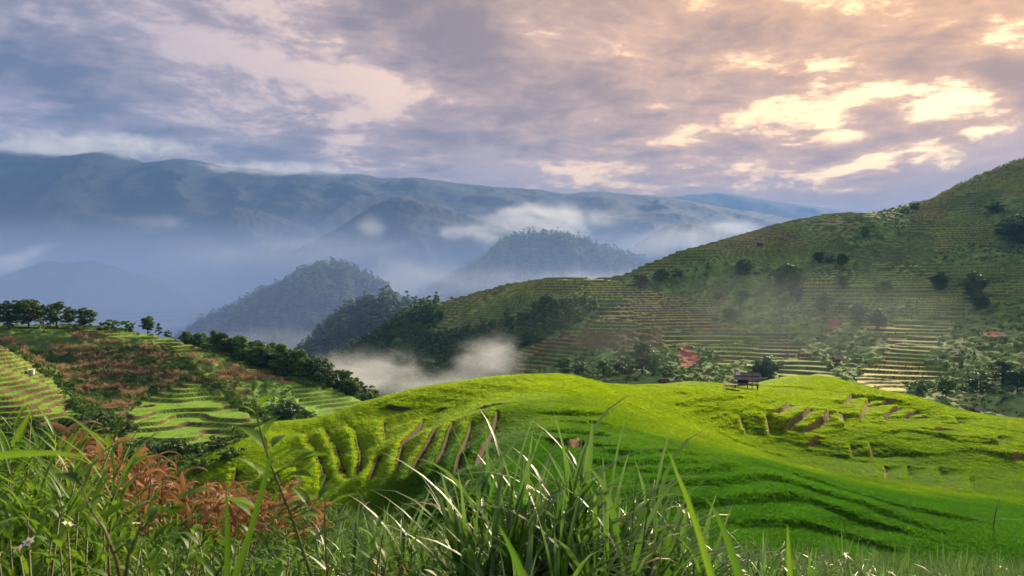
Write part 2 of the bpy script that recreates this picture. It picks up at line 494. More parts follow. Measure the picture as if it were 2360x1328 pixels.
C = np.where(lip & (ris[..., None] < .5), C * (1 - lipk) + np.array([0.46, 0.50, 0.09]) * lipk, C)
yel = anyof(jx, jy, R_YEL)[..., None]
C = np.where(yel & (ris[..., None] < .5), G_YEL * (1 + .2 * nv), C)
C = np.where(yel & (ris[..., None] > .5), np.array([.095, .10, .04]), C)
brn = anyof(jx, jy, R_BROWN)[..., None]
C = np.where(brn & (ris[..., None] > .5), G_BROWN * 0.9, C)
C = np.where(off[..., None], G_WILD * (1 + 0.55 * fbm(X / 9, Y / 9, 93, 3)[..., None]), C)
C = np.where(anyof(jx, jy, R_FIELD)[..., None], G_FIELD * (1 + .35 * nv), C)
C = np.where(anyof(jx, jy, R_SOIL)[..., None], G_SOIL * (1 + .3 * nv), C)
m_right = ground_mat('terraced_slope', 0.25, 0.35, 0.55, 0.9, 0.9, 0.6)
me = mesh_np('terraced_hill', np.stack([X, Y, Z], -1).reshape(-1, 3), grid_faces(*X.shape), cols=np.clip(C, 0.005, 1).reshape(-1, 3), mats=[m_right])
terraced_hill = tag(link(bpy.data.objects.new('terraced_hill', me)), kind='structure')

# ------------------------------------------------------------------ cultivated hill on the left
LP = [(-250, 745, 235), (0, 752, 230), (120, 752, 226), (250, 758, 224), (330, 768, 222), (420, 786, 216), (478, 803, 212), (594, 853, 204), (674, 878, 200), (755, 899, 196), (830, 925, 196), (900, 945, 200),
      (100, 850, 194), (300, 850, 194), (420, 845, 196), (-150, 850, 190), (250, 950, 163), (150, 905, 176), (420, 930, 170), (540, 960, 160), (480, 1012, 147), (640, 945, 172), (330, 1000, 147), (580, 1010, 148), (700, 960, 170), (800, 945, 184), (720, 925, 186),
      (250, 1060, 128), (450, 1065, 128), (620, 1020, 140), (100, 1060, 128), (-150, 1010, 130),
      (0, 832, 168), (60, 870, 163), (150, 935, 153), (0, 950, 140), (-150, 870, 150), (30, 800, 182),
      (0, 860, 330), (300, 880, 330), (600, 960, 320), (850, 1010, 300), (-250, 850, 330), (700, 925, 230), (560, 880, 240), (850, 960, 230)]
lrbf = RBF([P(*p) for p in LP], 1e-5)
L_TERR = [[(282, 962), (370, 898), (430, 878), (470, 890), (500, 905), (560, 945), (600, 960), (620, 985), (520, 1040), (430, 1042), (300, 990)],
          [(-200, 770), (0, 800), (60, 832), (120, 880), (172, 935), (190, 965), (-200, 1000)],
          [(20, 748), (330, 764), (420, 782), (485, 803), (430, 828), (390, 800), (330, 782), (150, 766), (30, 765)],
          [(660, 880), (760, 898), (900, 940), (860, 960), (720, 965), (690, 930)],
          [(190, 975), (300, 985), (420, 1040), (330, 1050), (200, 1000)]]
L_DRY = [[(0, 770), (60, 800), (120, 850), (90, 850), (0, 790)], [(90, 775), (250, 768), (330, 790), (450, 820), (620, 868), (560, 890), (430, 880), (340, 910), (280, 965), (200, 930), (130, 860), (110, 800)]]
L_MEADOW = [[(440, 812), (500, 812), (600, 858), (690, 885), (700, 940), (620, 955), (560, 930), (500, 880), (440, 850)]]
L_STEP = 0.72

def left_hill_z(x, y, full=False):
    x = np.asarray(x, float); y = np.asarray(y, float)
    z = lrbf(x, y) + 0.9 * fbm(x / 34, y / 34, 201, 3)
    px, py = pix(x, y, z)
    jx = px + 9 * fbm(x / 5, y / 5, 277, 2); jy = py + 5 * fbm(x / 5, y / 5, 278, 2)
    on = anyof(jx, jy, L_TERR)
    sl = slope(lambda a, b: lrbf(a, b), x, y, 1.0)
    zt, ris, f = terrace(z + 0.9 * perlin(x / 10, y / 10, 205), L_STEP, 0.2, np.clip(sl * 0.75 / L_STEP, .12, .4), 0.06)
    zw = z + 0.55 * fbm(x / 3.2, y / 3.2, 231, 3)
    zz = np.where(on, zt, zw)
    return (zz, on, ris, f, jx, jy) if full else zz

X, Y = polar_grid(-330, 950, 470, 100, 340, 400)
Z, on, ris, f, jx, jy = left_hill_z(X, Y, True)
nv = fbm(X / 8, Y / 8, 291, 3)[..., None]
C = np.where(ris[..., None] > 0.5, np.array([0.095, 0.065, 0.028]), np.array([0.15, 0.30, 0.022])) * (1 + 0.3 * nv)
C = np.where(on[..., None], C, np.array([0.085, 0.155, 0.025]) * (1 + .5 * nv))
meadow = anyof(jx, jy, L_MEADOW)
C = np.where(meadow[..., None] & ~on[..., None], np.array([0.12, 0.24, 0.035]) * (1 + .35 * nv), C)
C = np.where((on & (ris > .5) & (jx > 640))[..., None], np.array([0.09, 0.16, 0.025]), C)
row = fbm(X / 14, Z / 0.9 + Y / 40, 295, 3)
dry = (anyof(jx, jy, L_DRY) & (row > 0.05) & ~on)
C = np.where(dry[..., None], np.array([0.19, 0.17, 0.06]) * (1 + .35 * nv), C)
soil = anyof(jx, jy, [[(596, 852), (640, 860), (676, 878), (650, 886), (600, 868)]])[..., None]
C = np.where(soil, np.array([0.30, 0.16, 0.075]), C)
yel = anyof(jx, jy, [[(470, 880), (530, 870), (580, 900), (560, 935), (500, 910)]])[..., None]
C = np.where(yel & ~on[..., None], np.array([0.16, 0.20, 0.035]) * (1 + .3 * nv), C)
m_left = ground_mat('left_slope', 0.8, 0.4, 0.6, 2.2, 0.9, 0.3)
me = mesh_np('cultivated_hill', np.stack([X, Y, Z], -1).reshape(-1, 3), grid_faces(*X.shape), cols=np.clip(C, .005, 1).reshape(-1, 3), mats=[m_left])
cultivated_hill = tag(link(bpy.data.objects.new('cultivated_hill', me)), kind='structure')

# ------------------------------------------------------------------ rice knoll
def zline(z, pts):
    return [P(px, py, -z * F / (py - HY)) for px, py in pts]
KP = []
for z, pts in [(-19.0, [(700, 1002), (722, 1040), (740, 1080), (748, 1110), (742, 1138)]),
               (-18.2, [(750, 987), (775, 1032), (790, 1080), (799, 1104)]),
               (-17.4, [(803, 980), (821, 1002), (833, 1052), (828, 1103)]),
               (-16.6, [(884, 972), (893, 1022), (878, 1047), (856, 1113)]),
               (-15.8, [(979, 962), (971, 992), (929, 1025), (916, 1103)]),
               (-15.0, [(1012, 987), (966, 1057), (946, 1108)]),
               (-14.2, [(1047, 972), (1022, 1042), (1002, 1108)]),
               (-13.4, [(1090, 967), (1067, 1037), (1047, 1103)]),
               (-12.6, [(1150, 942), (1117, 1027), (1090, 1085)])]:
    KP += zline(z, pts)
for q in [(830, 935, 121), (900, 915, 119), (1000, 893, 118), (1100, 878, 119), (1200, 866, 120), (1310, 868, 120), (1380, 884, 126), (1440, 892, 132), (1520, 888, 146), (1600, 885, 155), (1680, 894, 160), (1723, 899, 150), (1800, 872, 175), (1870, 870, 178), (1950, 881, 174), (2020, 900, 165), (2120, 921, 154), (2200, 945, 145), (2260, 960, 139), (2360, 968, 135), (2560, 975, 130),
          (724, 977, 122), (619, 982, 120), (578, 1012, 106), (543, 1055, 97), (460, 1095, 94), (402, 1130, 92), (640, 1090, 80), (560, 1140, 82),
          (1250, 960, 84), (1300, 920, 99), (1250, 1040, 65.7), (1350, 1020, 71), (1400, 960, 88), (1180, 1120, 53.5), (1200, 1060, 61),
          (1380, 985, 82), (1500, 1006, 86), (1600, 1034, 81), (1672, 1056, 78), (1806, 1096, 72), (1921, 1132, 68), (2074, 1172, 63.5), (2265, 1208, 60.5), (2450, 1236, 60),
          (1300, 1120, 55.5), (1500, 1100, 62.5), (1500, 1180, 55), (1700, 1190, 58), (1700, 1300, 50), (2000, 1250, 56), (2000, 1338, 49), (2300, 1310, 52), (1300, 1200, 48.7), (1100, 1160, 49.5), (900, 1180, 60), (2500, 1320, 50),
          (1560, 940, 122), (1700, 960, 124), (1850, 970, 126), (1780, 1010, 119), (1850, 1040, 114), (2000, 1000, 122), (2000, 1060, 111), (2100, 1090, 106), (2250, 1110, 100), (2200, 1050, 114), (2360, 1050, 111), (2300, 1000, 124), (2100, 960, 139), (2000, 930, 147), (2450, 1090, 104), (2360, 1120, 98),
          (1600, 1000, 105), (1900, 1090, 96)]:
    KP.append(P(*q))
# the far sides fall away
for px, d, z in [(2200, 160, -25), (2260, 154, -25), (2360, 150, -26), (2500, 148, -26), (600, 150, -34), (830, 150, -30), (1000, 152, -29), (1200, 158, -29), (1440, 172, -27), (1600, 190, -30), (1800, 210, -33), (1950, 205, -33), (2120, 195, -34), (2360, 185, -36), (2600, 180, -36), (450, 120, -30),
                 (1100, 230, -62), (1700, 270, -62), (2300, 250, -60), (600, 200, -60),
                 (1000, 46, -15.8), (1400, 43, -15.2), (1800, 42, -19), (2300, 42, -19.5), (600, 60, -21), (300, 70, -25)]:
    KP.append(((px - CX) / F * d, d, z))
krbf = RBF(KP, 1e-6)
K_STEP = 0.8

K_BANKS = [  # short earth banks where one paddy drops to the next: photo trace, height
    ([(1703, 958), (1710, 975), (1722, 998)], .7), ([(1764, 955), (1770, 975), (1772, 1000)], .9), ([(1782, 957), (1805, 946), (1822, 933)], .8),
    ([(1810, 990), (1828, 972), (1850, 962), (1873, 946)], 1.0), ([(1846, 996), (1870, 982), (1900, 967), (1914, 952)], 1.0), ([(1942, 955), (1950, 985)], .8),
    ([(1946, 942), (1958, 924), (1966, 912)], .9), ([(1985, 970), (1996, 940), (2003, 917)], .9), ([(2027, 941), (2045, 930), (2062, 925)], .9), ([(2035, 970), (2055, 952), (2080, 937)], .9),
    ([(2078, 968), (2100, 956), (2116, 947)], .9), ([(2030, 962), (2050, 984)], .8), ([(2120, 966), (2140, 958)], .7), ([(1957, 1020), (1966, 1054)], .9), ([(2003, 1016), (2012, 1050)], .8),
    ([(2038, 1076), (2043, 1110)], .9), ([(2088, 1070), (2105, 1117)], 1.0), ([(2160, 1076), (2185, 1127)], 1.0), ([(2232, 1098), (2252, 1147)], 1.0), ([(1860, 1027), (1885, 1009), (1897, 1014)], .7),
    ([(2296, 1008), (2306, 1030)], .9), ([(2200, 962), (2212, 978)], .7), ([(1288, 1029), (1316, 1026), (1344, 1018)], .9), ([(1352, 968), (1364, 984)], .6), ([(1475, 948), (1490, 951)], .6), ([(1740, 962), (1748, 970)], .5), ([(1930, 952), (1938, 972)], .6), ([(2150, 1000), (2180, 990)], .7), ([(2330, 1060), (2360, 1050)], .9)]
K_LINES = [[(700, 1002), (712, 1024), (732, 1052), (742, 1080), (748, 1110), (742, 1142)], [(748, 985), (758, 1008), (776, 1034), (788, 1075), (797, 1104), (822, 1112)], [(803, 978), (821, 1002), (833, 1050), (828, 1108)],
           [(884, 970), (886, 1000), (893, 1022)], [(878, 1045), (866, 1080), (852, 1120)], [(979, 960), (971, 984), (948, 1008), (929, 1028), (922, 1060), (914, 1108)], [(1012, 985), (990, 1024), (966, 1060), (944, 1114)], [(1047, 970), (1024, 1040), (1000, 1114)],
           [(1090, 965), (1068, 1036), (1044, 1110)], [(1150, 942), (1118, 1027), (1090, 1088)], [(664, 1080), (690, 1105), (680, 1140)], [(548, 1080), (540, 1110), (545, 1135)]]
for _l in K_LINES:
    K_BANKS.append((_l, -0.9))           # negative: the paddy on the left stands higher
K_BANKS += [([(886, 939), (916, 944), (946, 948)], .5), ([(1104, 944), (1128, 941), (1150, 940)], .5), ([(1010, 945), (1032, 948)], .4)]
K_RIDGES = [[(1400, 1108), (1500, 1115), (1646, 1115), (1755, 1102), (1846, 1120), (1974, 1160), (2120, 1214), (2230, 1252)], [(1420, 1158), (1500, 1160), (1610, 1162), (1719, 1150), (1828, 1146), (1883, 1157), (1974, 1192), (2083, 1226), (2192, 1264)],
            [(1360, 1084), (1500, 1092), (1646, 1090), (1760, 1078), (1901, 1118), (2047, 1160), (2229, 1200), (2380, 1232)], [(1370, 1040), (1460, 1052), (1560, 1050), (1640, 1062)], [(1330, 1068), (1440, 1074), (1560, 1070), (1650, 1072)],
            [(1640, 1206), (1740, 1200), (1850, 1206), (1950, 1232), (2100, 1290)], [(1240, 1000), (1330, 1000), (1420, 1012)], [(1230, 960), (1340, 955), (1420, 965)], [(1520, 930), (1640, 922), (1740, 918)], [(1480, 960), (1600, 950), (1690, 938)],
            [(1900, 905), (2000, 918), (2100, 938)], [(1650, 985), (1690, 1010), (1760, 1035), (1840, 1055)], [(2020, 1000), (2090, 995), (2170, 1008), (2240, 1030)], [(1990, 1045), (2060, 1040), (2140, 1050)]]
for _l in K_RIDGES:
    K_BANKS.append((_l, 0.5001))          # rice-covered steps: no bare earth
_kb = []
for _pts, _h in K_BANKS:
    _w = []
    for _px, _py in _pts:
        _d = np.linspace(50, 180, 900); _x = (_px - CX) / F * _d
        _df = krbf(_x, _d) - (HY - _py) / F * _d
        _k = np.where((_df > 0) & (_d > (80 if _py < 1046 and _px > 1500 else 46)))[0]
        _i = int(_k[0]) if len(_k) else int(np.argmax(_df))
        _w.append((_x[_i], _d[_i]))
    _kb.append((np.array(_w), _h))

def knoll_banks(x, y):
    """offset and bare-earth mask of the traced banks"""
    sh = x.shape; xf, yf = x.ravel(), y.ravel()
    dz = np.zeros(xf.shape); bare = np.zeros(xf.shape)
    for w_, h_ in _kb:
        m_ = (xf > w_[:, 0].min() - 9) & (xf < w_[:, 0].max() + 9) & (yf > w_[:, 1].min() - 9) & (yf < w_[:, 1].max() + 9)
        if not m_.any():
            continue
        qx, qy = xf[m_], yf[m_]
        seg = np.hypot(*np.diff(w_, axis=0).T); cum = np.concatenate([[0], np.cumsum(seg)]); tot = cum[-1]
        best = np.full(qx.shape, 1e9); sd = np.zeros(qx.shape); al = np.zeros(qx.shape)
        for i in range(len(seg)):
            ax, ay = w_[i]; ux, uy = (w_[i + 1] - w_[i]) / max(seg[i], 1e-6)
            t_ = np.clip((qx - ax) * ux + (qy - ay) * uy, 0, seg[i])
            ex, ey = qx - (ax + ux * t_), qy - (ay + uy * t_)
            d_ = np.hypot(ex, ey); nx, ny = -uy, ux
            if (h_ < 0 and nx > 0) or (h_ > 0 and (ny < -0.15 or (abs(ny) <= 0.15 and nx > 0))):   # uphill side
                nx, ny = -nx, -ny
            s_ = np.sign(ex * nx + ey * ny) * d_
            b_ = d_ < best
            best = np.where(b_, d_, best); sd = np.where(b_, s_, sd); al = np.where(b_, cum[i] + t_, al)
        flank_ = h_ < 0; h_ = abs(h_)
        end = sstep(al, -0.01, 0.16 * tot) * sstep(tot - al, -0.01, 0.16 * tot)
        soft_ = abs(h_ - 0.5001) < 1e-6
        prof = np.clip(sd / (0.5 if soft_ else 0.2), -1, 1) * np.exp(-np.abs(sd) / (1.1 if flank_ else 2.4)) * (0.72 if soft_ else 1.0)
        dz[m_] += h_ * 0.62 * prof * end
        if abs(h_ - 0.5001) > 1e-6:
          bare[m_] = np.maximum(bare[m_], ((np.abs(sd) < (0.43 if flank_ else 0.45)) & (end > 0.25)) * 1.0)
    return dz.reshape(sh), bare.reshape(sh)

def knoll_parts(x, y):
    x = np.asarray(x, float); y = np.asarray(y, float)
    z = krbf(x, y)
    right = sstep(x, 8, 24)
    z = z + right * (0.12 * fbm(x / 11, y / 11, 301, 2) + 0.45 * perlin(x / 26, y / 26, 309))
    # on the crown the steps die out into one sheet of rice; on the flanks they are steep banks
    px, py = pix(x, y, z)
    bowl = sstep(x, 22, 34) * sstep(y, 84, 96)
    flank = sstep(-x, -1.5, 1.5)
    crest = sstep(y, 99 + 0.22 * np.maximum(x, 0), 107 + 0.30 * np.maximum(x, 0))       # top of the knoll: one unbroken sheet
    near = sstep(y, 92, 78) * sstep(x, 0, 8)
    seg = sstep(fbm(x / 12 + y / 30, y / 16, 333, 2), -0.42, -0.15)
    amt = np.clip(0.28 - 0.10 * bowl - 0.12 * flank + 0.0 * near, 0, 1)
    sl = slope(krbf, x, y, 0.6)
    zt, ris, f = terrace(z, K_STEP, -12.6 + 0.8 * 40 - 0.8 * 80, np.clip(sl * 0.55 / K_STEP, .06, .4), 0.08)
    zt2, ris2, f2 = terrace(z + 0.7 * perlin(x / 9, y / 16, 44), 1.1, 0.3, np.clip(sl * 0.6 / 1.1, .06, .4), 0.08)
    zs_, _, _ = terrace(z + 0.3 * perlin(x / 15, y / 11, 47), 0.85, 0.1, 0.55, 0.1)       # rice-covered soft steps
    zt = np.where(bowl > .3, zt2, zs_); ris = np.where(bowl > .3, ris2, ris)
    zz = z * (1 - amt) + zt * amt
    ris = ris * 0.0
    dz_, bb = knoll_banks(x, y)
    zz = zz + dz_; ris = np.maximum(ris, bb)
    return zz, ris, f, amt

def knoll_z(x, y):
    return knoll_parts(x, y)[0]

X, Y = polar_grid(250, 2620, 820, 42, 250, 520, 0.9)
Z, ris, f, amt = knoll_parts(X, Y)
nv = fbm(X / 5, Y / 5, 391, 3)[..., None]
C = np.where(ris[..., None] > 0.5, np.where((X < 5)[..., None], np.array([0.055, 0.038, 0.015]), np.array([0.20, 0.14, 0.045])), np.array([0.07, 0.17, 0.010])) * (1 + 0.25 * nv)
m_knoll = ground_mat('rice_ground', 1.5, 0.35, 0.6, 5.0, 0.9, 0.15)
me = mesh_np('rice_hill', np.stack([X, Y, Z], -1).reshape(-1, 3), grid_faces(*X.shape), cols=np.clip(C, .005, 1).reshape(-1, 3), mats=[m_knoll])
rice_hill = tag(link(bpy.data.objects.new('rice_hill', me)), kind='structure')

# ------------------------------------------------------------------ the bank the camera stands on
def bank_z(x, y):
    x = np.asarray(x, float); y = np.asarray(y, float)
    yy = [-20, -4, 0, 4, 9, 15, 25, 40, 60, 100, 125, 140]
    zr = np.interp(y, yy, [1.5, -1.2, -1.75, -2.55, -3.6, -5.2, -8.8, -16.5, -25, -42, -55, -64])
    zl = np.interp(y, yy, [1.5, -1.2, -1.75, -2.45, -3.4, -4.7, -8.0, -14.0, -19.5, -25.5, -28.5, -40])
    k = sstep(x / np.maximum(y, 3.0), -0.26, -0.05)
    z = zl * (1 - k) + zr * k
    z = z - 0.05 * np.clip(x, -30, 30) * sstep(y, 1, 14) * sstep(y, 70, 30)
    return z + 0.12 * fbm(x / 1.8, y / 1.8, 401, 3)
gx = np.linspace(-70, 70, 281); gy = -12 + 150 * np.linspace(0, 1, 260) ** 1.6
Y, X = np.meshgrid(gy, gx, indexing='ij')
Z = bank_z(X, Y)
C = np.array([0.045, 0.05, 0.018]) * (1 + 0.4 * fbm(X / 1.1, Y / 1.1, 411, 3)[..., None])
m_bank = ground_mat('bank_soil', 3.0, 0.4, 0.6, 12.0, 0.95, 0.05)
me = mesh_np('hillside_bank', np.stack([X, Y, Z], -1).reshape(-1, 3), grid_faces(*X.shape), cols=np.clip(C, .005, 1).reshape(-1, 3), mats=[m_bank])
hillside_bank = tag(link(bpy.data.objects.new('hillside_bank', me)), kind='structure')
# ------------------------------------------------------------------ vegetation builders
class MB:
    """collects vertices, faces and a 'tip' value per vertex"""
    def __init__(s):
        s.v = []; s.f = []; s.t = []; s.m = []
    def add(s, v, f, t=None, mi=0):
        o = len(s.v)
        s.v += [tuple(p) for p in v]
        s.f += [tuple(i + o for i in q) for q in f]
        s.t += list(t) if t is not None else [0.0] * len(v)
        s.m += [mi] * len(f)
    def tube(s, pts, radii, n=6, mi=0, t=0.0):
        pts = [Vector(p) for p in pts]
        vs = []; fs = []
        for i, p in enumerate(pts):
            a = pts[max(i - 1, 0)]; b = pts[min(i + 1, len(pts) - 1)]
            d = (b - a).normalized()
            u = d.orthogonal().normalized(); w_ = d.cross(u)
            for k in range(n):
                q = 2 * math.pi * k / n
                vs.append(p + (u * math.cos(q) + w_ * math.sin(q)) * radii[i])
        for i in range(len(pts) - 1):
            for k in range(n):
                fs.append((i * n + k, i * n + (k + 1) % n, (i + 1) * n + (k + 1) % n, (i + 1) * n + k))
        fs.append(tuple(range(n - 1, -1, -1))); fs.append(tuple(range((len(pts) - 1) * n, len(pts) * n)))
        s.add(vs, fs, [t] * len(vs), mi)
    def box(s, c, h, rot=None, mi=0):
        M = rot or Matrix.Identity(3)
        vs = [Vector(c) + M @ Vector((sx * h[0], sy * h[1], sz * h[2])) for sx in (-1, 1) for sy in (-1, 1) for sz in (-1, 1)]
        s.add(vs, [(0, 1, 3, 2), (4, 6, 7, 5), (0, 4, 5, 1), (2, 3, 7, 6), (0, 2, 6, 4), (1, 5, 7, 3)], mi=mi)
    def mesh(s, name, mats, smooth=True):
        me = mesh_np(name, s.v, s.f, smooth, mats, {'tip': s.t})
        if len(mats) > 1:
            me.polygons.foreach_set('material_index', np.array(s.m, np.int32))
        return me
    def obj(s, name, mats, parent=None, smooth=True):
        return link(bpy.data.objects.new(name, s.mesh(name, mats, smooth)), parent)

def blade(mb, base, az, th0, droop, length, width, nseg=6, fold=0.25, twist=0.0, wmax=0.35, t0=0.0, t1=1.0, mi=0, curl=0.0):
    """one arching grass or maize leaf: folded strip that leaves the stem at th0 from vertical and droops"""
    p = Vector(base); vs = []; ts = []; fs = []
    for i in range(nseg + 1):
        s_ = i / nseg
        th = th0 + droop * s_ ** 1.5
        a = az + curl * s_ * s_
        d = Vector((math.sin(th) * math.cos(a), math.sin(th) * math.sin(a), math.cos(th)))
        side = Vector((-math.sin(a), math.cos(a), 0))
        up = side.cross(d) * -1
        tw = twist * s_
        side2 = side * math.cos(tw) + up * math.sin(tw); up2 = up * math.cos(tw) - side * math.sin(tw)
        prof = min(1.0, 0.45 + s_ / wmax * 0.55) if s_ < wmax else max(0.02, 1 - ((s_ - wmax) / (1 - wmax)) ** 1.6)
        hw = width * 0.5 * prof
        vs += [p - side2 * hw + up2 * hw * fold, p, p + side2 * hw + up2 * hw * fold]
        ts += [t0 + (t1 - t0) * s_] * 3
        if i < nseg:
            o = 3 * i
            fs += [(o, o + 1, o + 4, o + 3), (o + 1, o + 2, o + 5, o + 4)]
        p = p + d * (length / nseg)
    mb.add(vs, fs, ts, mi)

def leafshape(mb, base, az, th, length, width, droop=0.5, fold=0.3, nseg=4, t=0.0, mi=0):
    """ovate herb leaf with pointed tip"""
    p = Vector(base); vs = []; fs = []
    prof = [0.08, 0.8, 1.0, 0.62, 0.02] if nseg == 4 else [0.08, 1.0, 0.75, 0.02]
    for i in range(nseg + 1):
        s_ = i / nseg
        a = th + droop * s_
        d = Vector((math.sin(a) * math.cos(az), math.sin(a) * math.sin(az), math.cos(a)))
        side = Vector((-math.sin(az), math.cos(az), 0)); up = side.cross(d) * -1
        hw = width * .5 * prof[i]
        vs += [p - side * hw + up * hw * fold, p, p + side * hw + up * hw * fold]
        if i < nseg:
            o = 3 * i
            fs += [(o, o + 1, o + 4, o + 3), (o + 1, o + 2, o + 5, o + 4)]
        p = p + d * (length / nseg)
    mb.add(vs, fs, [t] * len(vs), mi)

def scatter(name, pts, rot, scl, idx, protos, parent=None, ripe=None):
    """a mass nobody could count: one object, many instances of a few plants"""
    pts = np.asarray(pts, np.float32); n = len(pts)
    me = bpy.data.meshes.new(name)
    me.vertices.add(n); me.vertices.foreach_set('co', pts.ravel())
    for nm, arr in (('rot', rot), ('scl', scl)):
        a = me.attributes.new(nm, 'FLOAT_VECTOR', 'POINT'); a.data.foreach_set('vector', np.asarray(arr, np.float32).ravel())
    a = me.attributes.new('idx', 'INT', 'POINT'); a.data.foreach_set('value', np.asarray(idx, np.int32))
    ob = link(bpy.data.objects.new(name, me), parent)
    pc = bpy.data.collections.new(name + '_kinds')
    for i, pm in enumerate(protos):
        pc.objects.link(bpy.data.objects.new('%s_kind_%02d' % (name, i), pm))
    g = bpy.data.node_groups.new(name + '_scatter', 'GeometryNodeTree')
    g.interface.new_socket('Geometry', in_out='INPUT', socket_type='NodeSocketGeometry')
    g.interface.new_socket('Geometry', in_out='OUTPUT', socket_type='NodeSocketGeometry')
    N = g.nodes; L = g.links
    gi = N.new('NodeGroupInput'); go = N.new('NodeGroupOutput')
    ci = N.new('GeometryNodeCollectionInfo'); ci.inputs[0].default_value = pc
    ci.inputs['Separate Children'].default_value = True; ci.inputs['Reset Children'].default_value = True
    ip = N.new('GeometryNodeInstanceOnPoints'); ip.inputs['Pick Instance'].default_value = True
    def na(nm, ty):
        q = N.new('GeometryNodeInputNamedAttribute'); q.data_type = ty; q.inputs[0].default_value = nm
        return q.outputs[0]
    L.new(gi.outputs[0], ip.inputs['Points']); L.new(ci.outputs[0], ip.inputs['Instance'])
    L.new(na('idx', 'INT'), ip.inputs['Instance Index'])
    L.new(na('rot', 'FLOAT_VECTOR'), ip.inputs['Rotation']); L.new(na('scl', 'FLOAT_VECTOR'), ip.inputs['Scale'])
    L.new(ip.outputs[0], go.inputs[0])
    md = ob.modifiers.new('scatter', 'NODES'); md.node_group = g
    return tag(ob, kind='stuff')

def scat(name, x, y, z, smin, smax, protos, seed=1, tilt=0.12, sz=None):
    r = np.random.default_rng(seed); n = len(x)
    rot = np.stack([r.normal(0, tilt, n), r.normal(0, tilt, n), r.uniform(0, 6.283, n)], 1)
    s_ = r.uniform(smin, smax, n) if not isinstance(smin, np.ndarray) else smin
    szz = s_ * (r.uniform(0.8, 1.25, n) if sz is None else sz)
    return scatter(name, np.stack([x, y, z], 1), rot, np.stack([s_, s_, szz], 1), r.integers(0, len(protos), n), protos)

def ray_hit(fun, px, py, d0, d1, n=500):
    """where the line of sight to a photo point meets a surface"""
    d = np.linspace(d0, d1, n); x = (px - CX) / F * d
    zr = (HY - py) / F * d
    diff = fun(x, d) - zr
    k = np.where(diff > 0)[0]
    i = int(k[0]) if len(k) else int(np.argmax(diff))
    return float(x[i]), float(d[i]), float(fun(x[i:i + 1], d[i:i + 1])[0])

# ---- trees
m_bark = plain_mat('bark', (0.05, 0.038, 0.027), (0.11, 0.085, 0.06), 6.0, 0.9, 0.6, (1, 1, 0.3))
m_leaf_dark = leaf_mat('leaf_dark', (0.04, 0.09, 0.02), (0.08, 0.15, 0.03), 0.25, 0.55, 0.25, (0.10, 0.20, 0.03), pos_scale=0.6)
m_leaf_mid = leaf_mat('leaf_mid', (0.08, 0.18, 0.025), (0.14, 0.26, 0.035), 0.3, 0.55, 0.25, (0.16, 0.30, 0.035), pos_scale=0.6)
m_leaf_light = leaf_mat('leaf_light', (0.11, 0.21, 0.03), (0.16, 0.27, 0.04), 0.22, 0.55, 0.25, (0.22, 0.38, 0.04), pos_scale=0.7)
m_bamboo = leaf_mat('leaf_bamboo', (0.05, 0.12, 0.03), (0.09, 0.18, 0.04), 0.3, 0.5, 0.3, (0.09, 0.17, 0.04), pos_scale=0.8)

def crown_mesh(name, seed, rx, rz, z0, nclump, per, leaf, mat, shape='dome'):
    r = np.random.default_rng(seed)
    V = []; Fq = []
    for c in range(nclump):
        if shape == 'fan':
            a = r.uniform(0, 6.283); lean = r.uniform(0.05, 1.0); h = r.uniform(0.10, 1.0)
            cen = np.array([math.cos(a) * rx * lean * (.35 + .65 * h) * 1.05, math.sin(a) * rx * lean * (.35 + .65 * h) * 1.05, z0 + rz * 2 * h * (1 - 0.35 * lean * h)])
            rad = rx * r.uniform(0.20, 0.32)
        else:
            a = r.uniform(0, 6.283); u = r.uniform(-0.95, 1.0); q = r.uniform(0.55, 1.0)
            s_ = math.sqrt(max(0.0, 1 - u * u)) * q
            bump = 1 + 0.28 * math.sin(a * 2 + seed) + 0.18 * math.sin(a * 3 + 2 * seed + u * 3)
            cen = np.array([math.cos(a) * rx * s_ * bump, math.sin(a) * rx * s_ * bump, z0 + rz * (1 + u * q)])
            if shape == 'tall':
                cen[2] = z0 + rz * (1 + u); cen[:2] *= (0.75 - 0.35 * u)
            rad = min(rx, rz) * r.uniform(0.22, 0.40)
        d = r.normal(size=(per, 3)); d /= np.linalg.norm(d, axis=1)[:, None]
        d[:, 2] = np.abs(d[:, 2]) * 1.0 - 0.25
        pos = cen + d * rad * r.uniform(0.75, 1.08, (per, 1)) * np.array([1, 1, 0.72])
        nrm = d + r.normal(0, 0.45, (per, 3)) + np.array([0, 0, 0.35]); nrm /= np.linalg.norm(nrm, axis=1)[:, None]
        t1 = np.cross(nrm, r.normal(size=(per, 3))); t1 /= np.linalg.norm(t1, axis=1)[:, None]
        t2 = np.cross(nrm, t1)
        L = leaf * r.uniform(0.6, 1.3, (per, 1))
        if shape == 'fan':
            t1 = t1 * 1.9
        quad = np.stack([pos - t1 * L, pos + t2 * L * .55, pos + t1 * L, pos - t2 * L * .55], 1)
        o = len(V) * 4 * per
        V.append(quad.reshape(-1, 3))
        Fq.append(np.arange(per * 4).reshape(-1, 4) + o)
    return mesh_np(name, np.concatenate(V), np.concatenate(Fq), False, [mat])

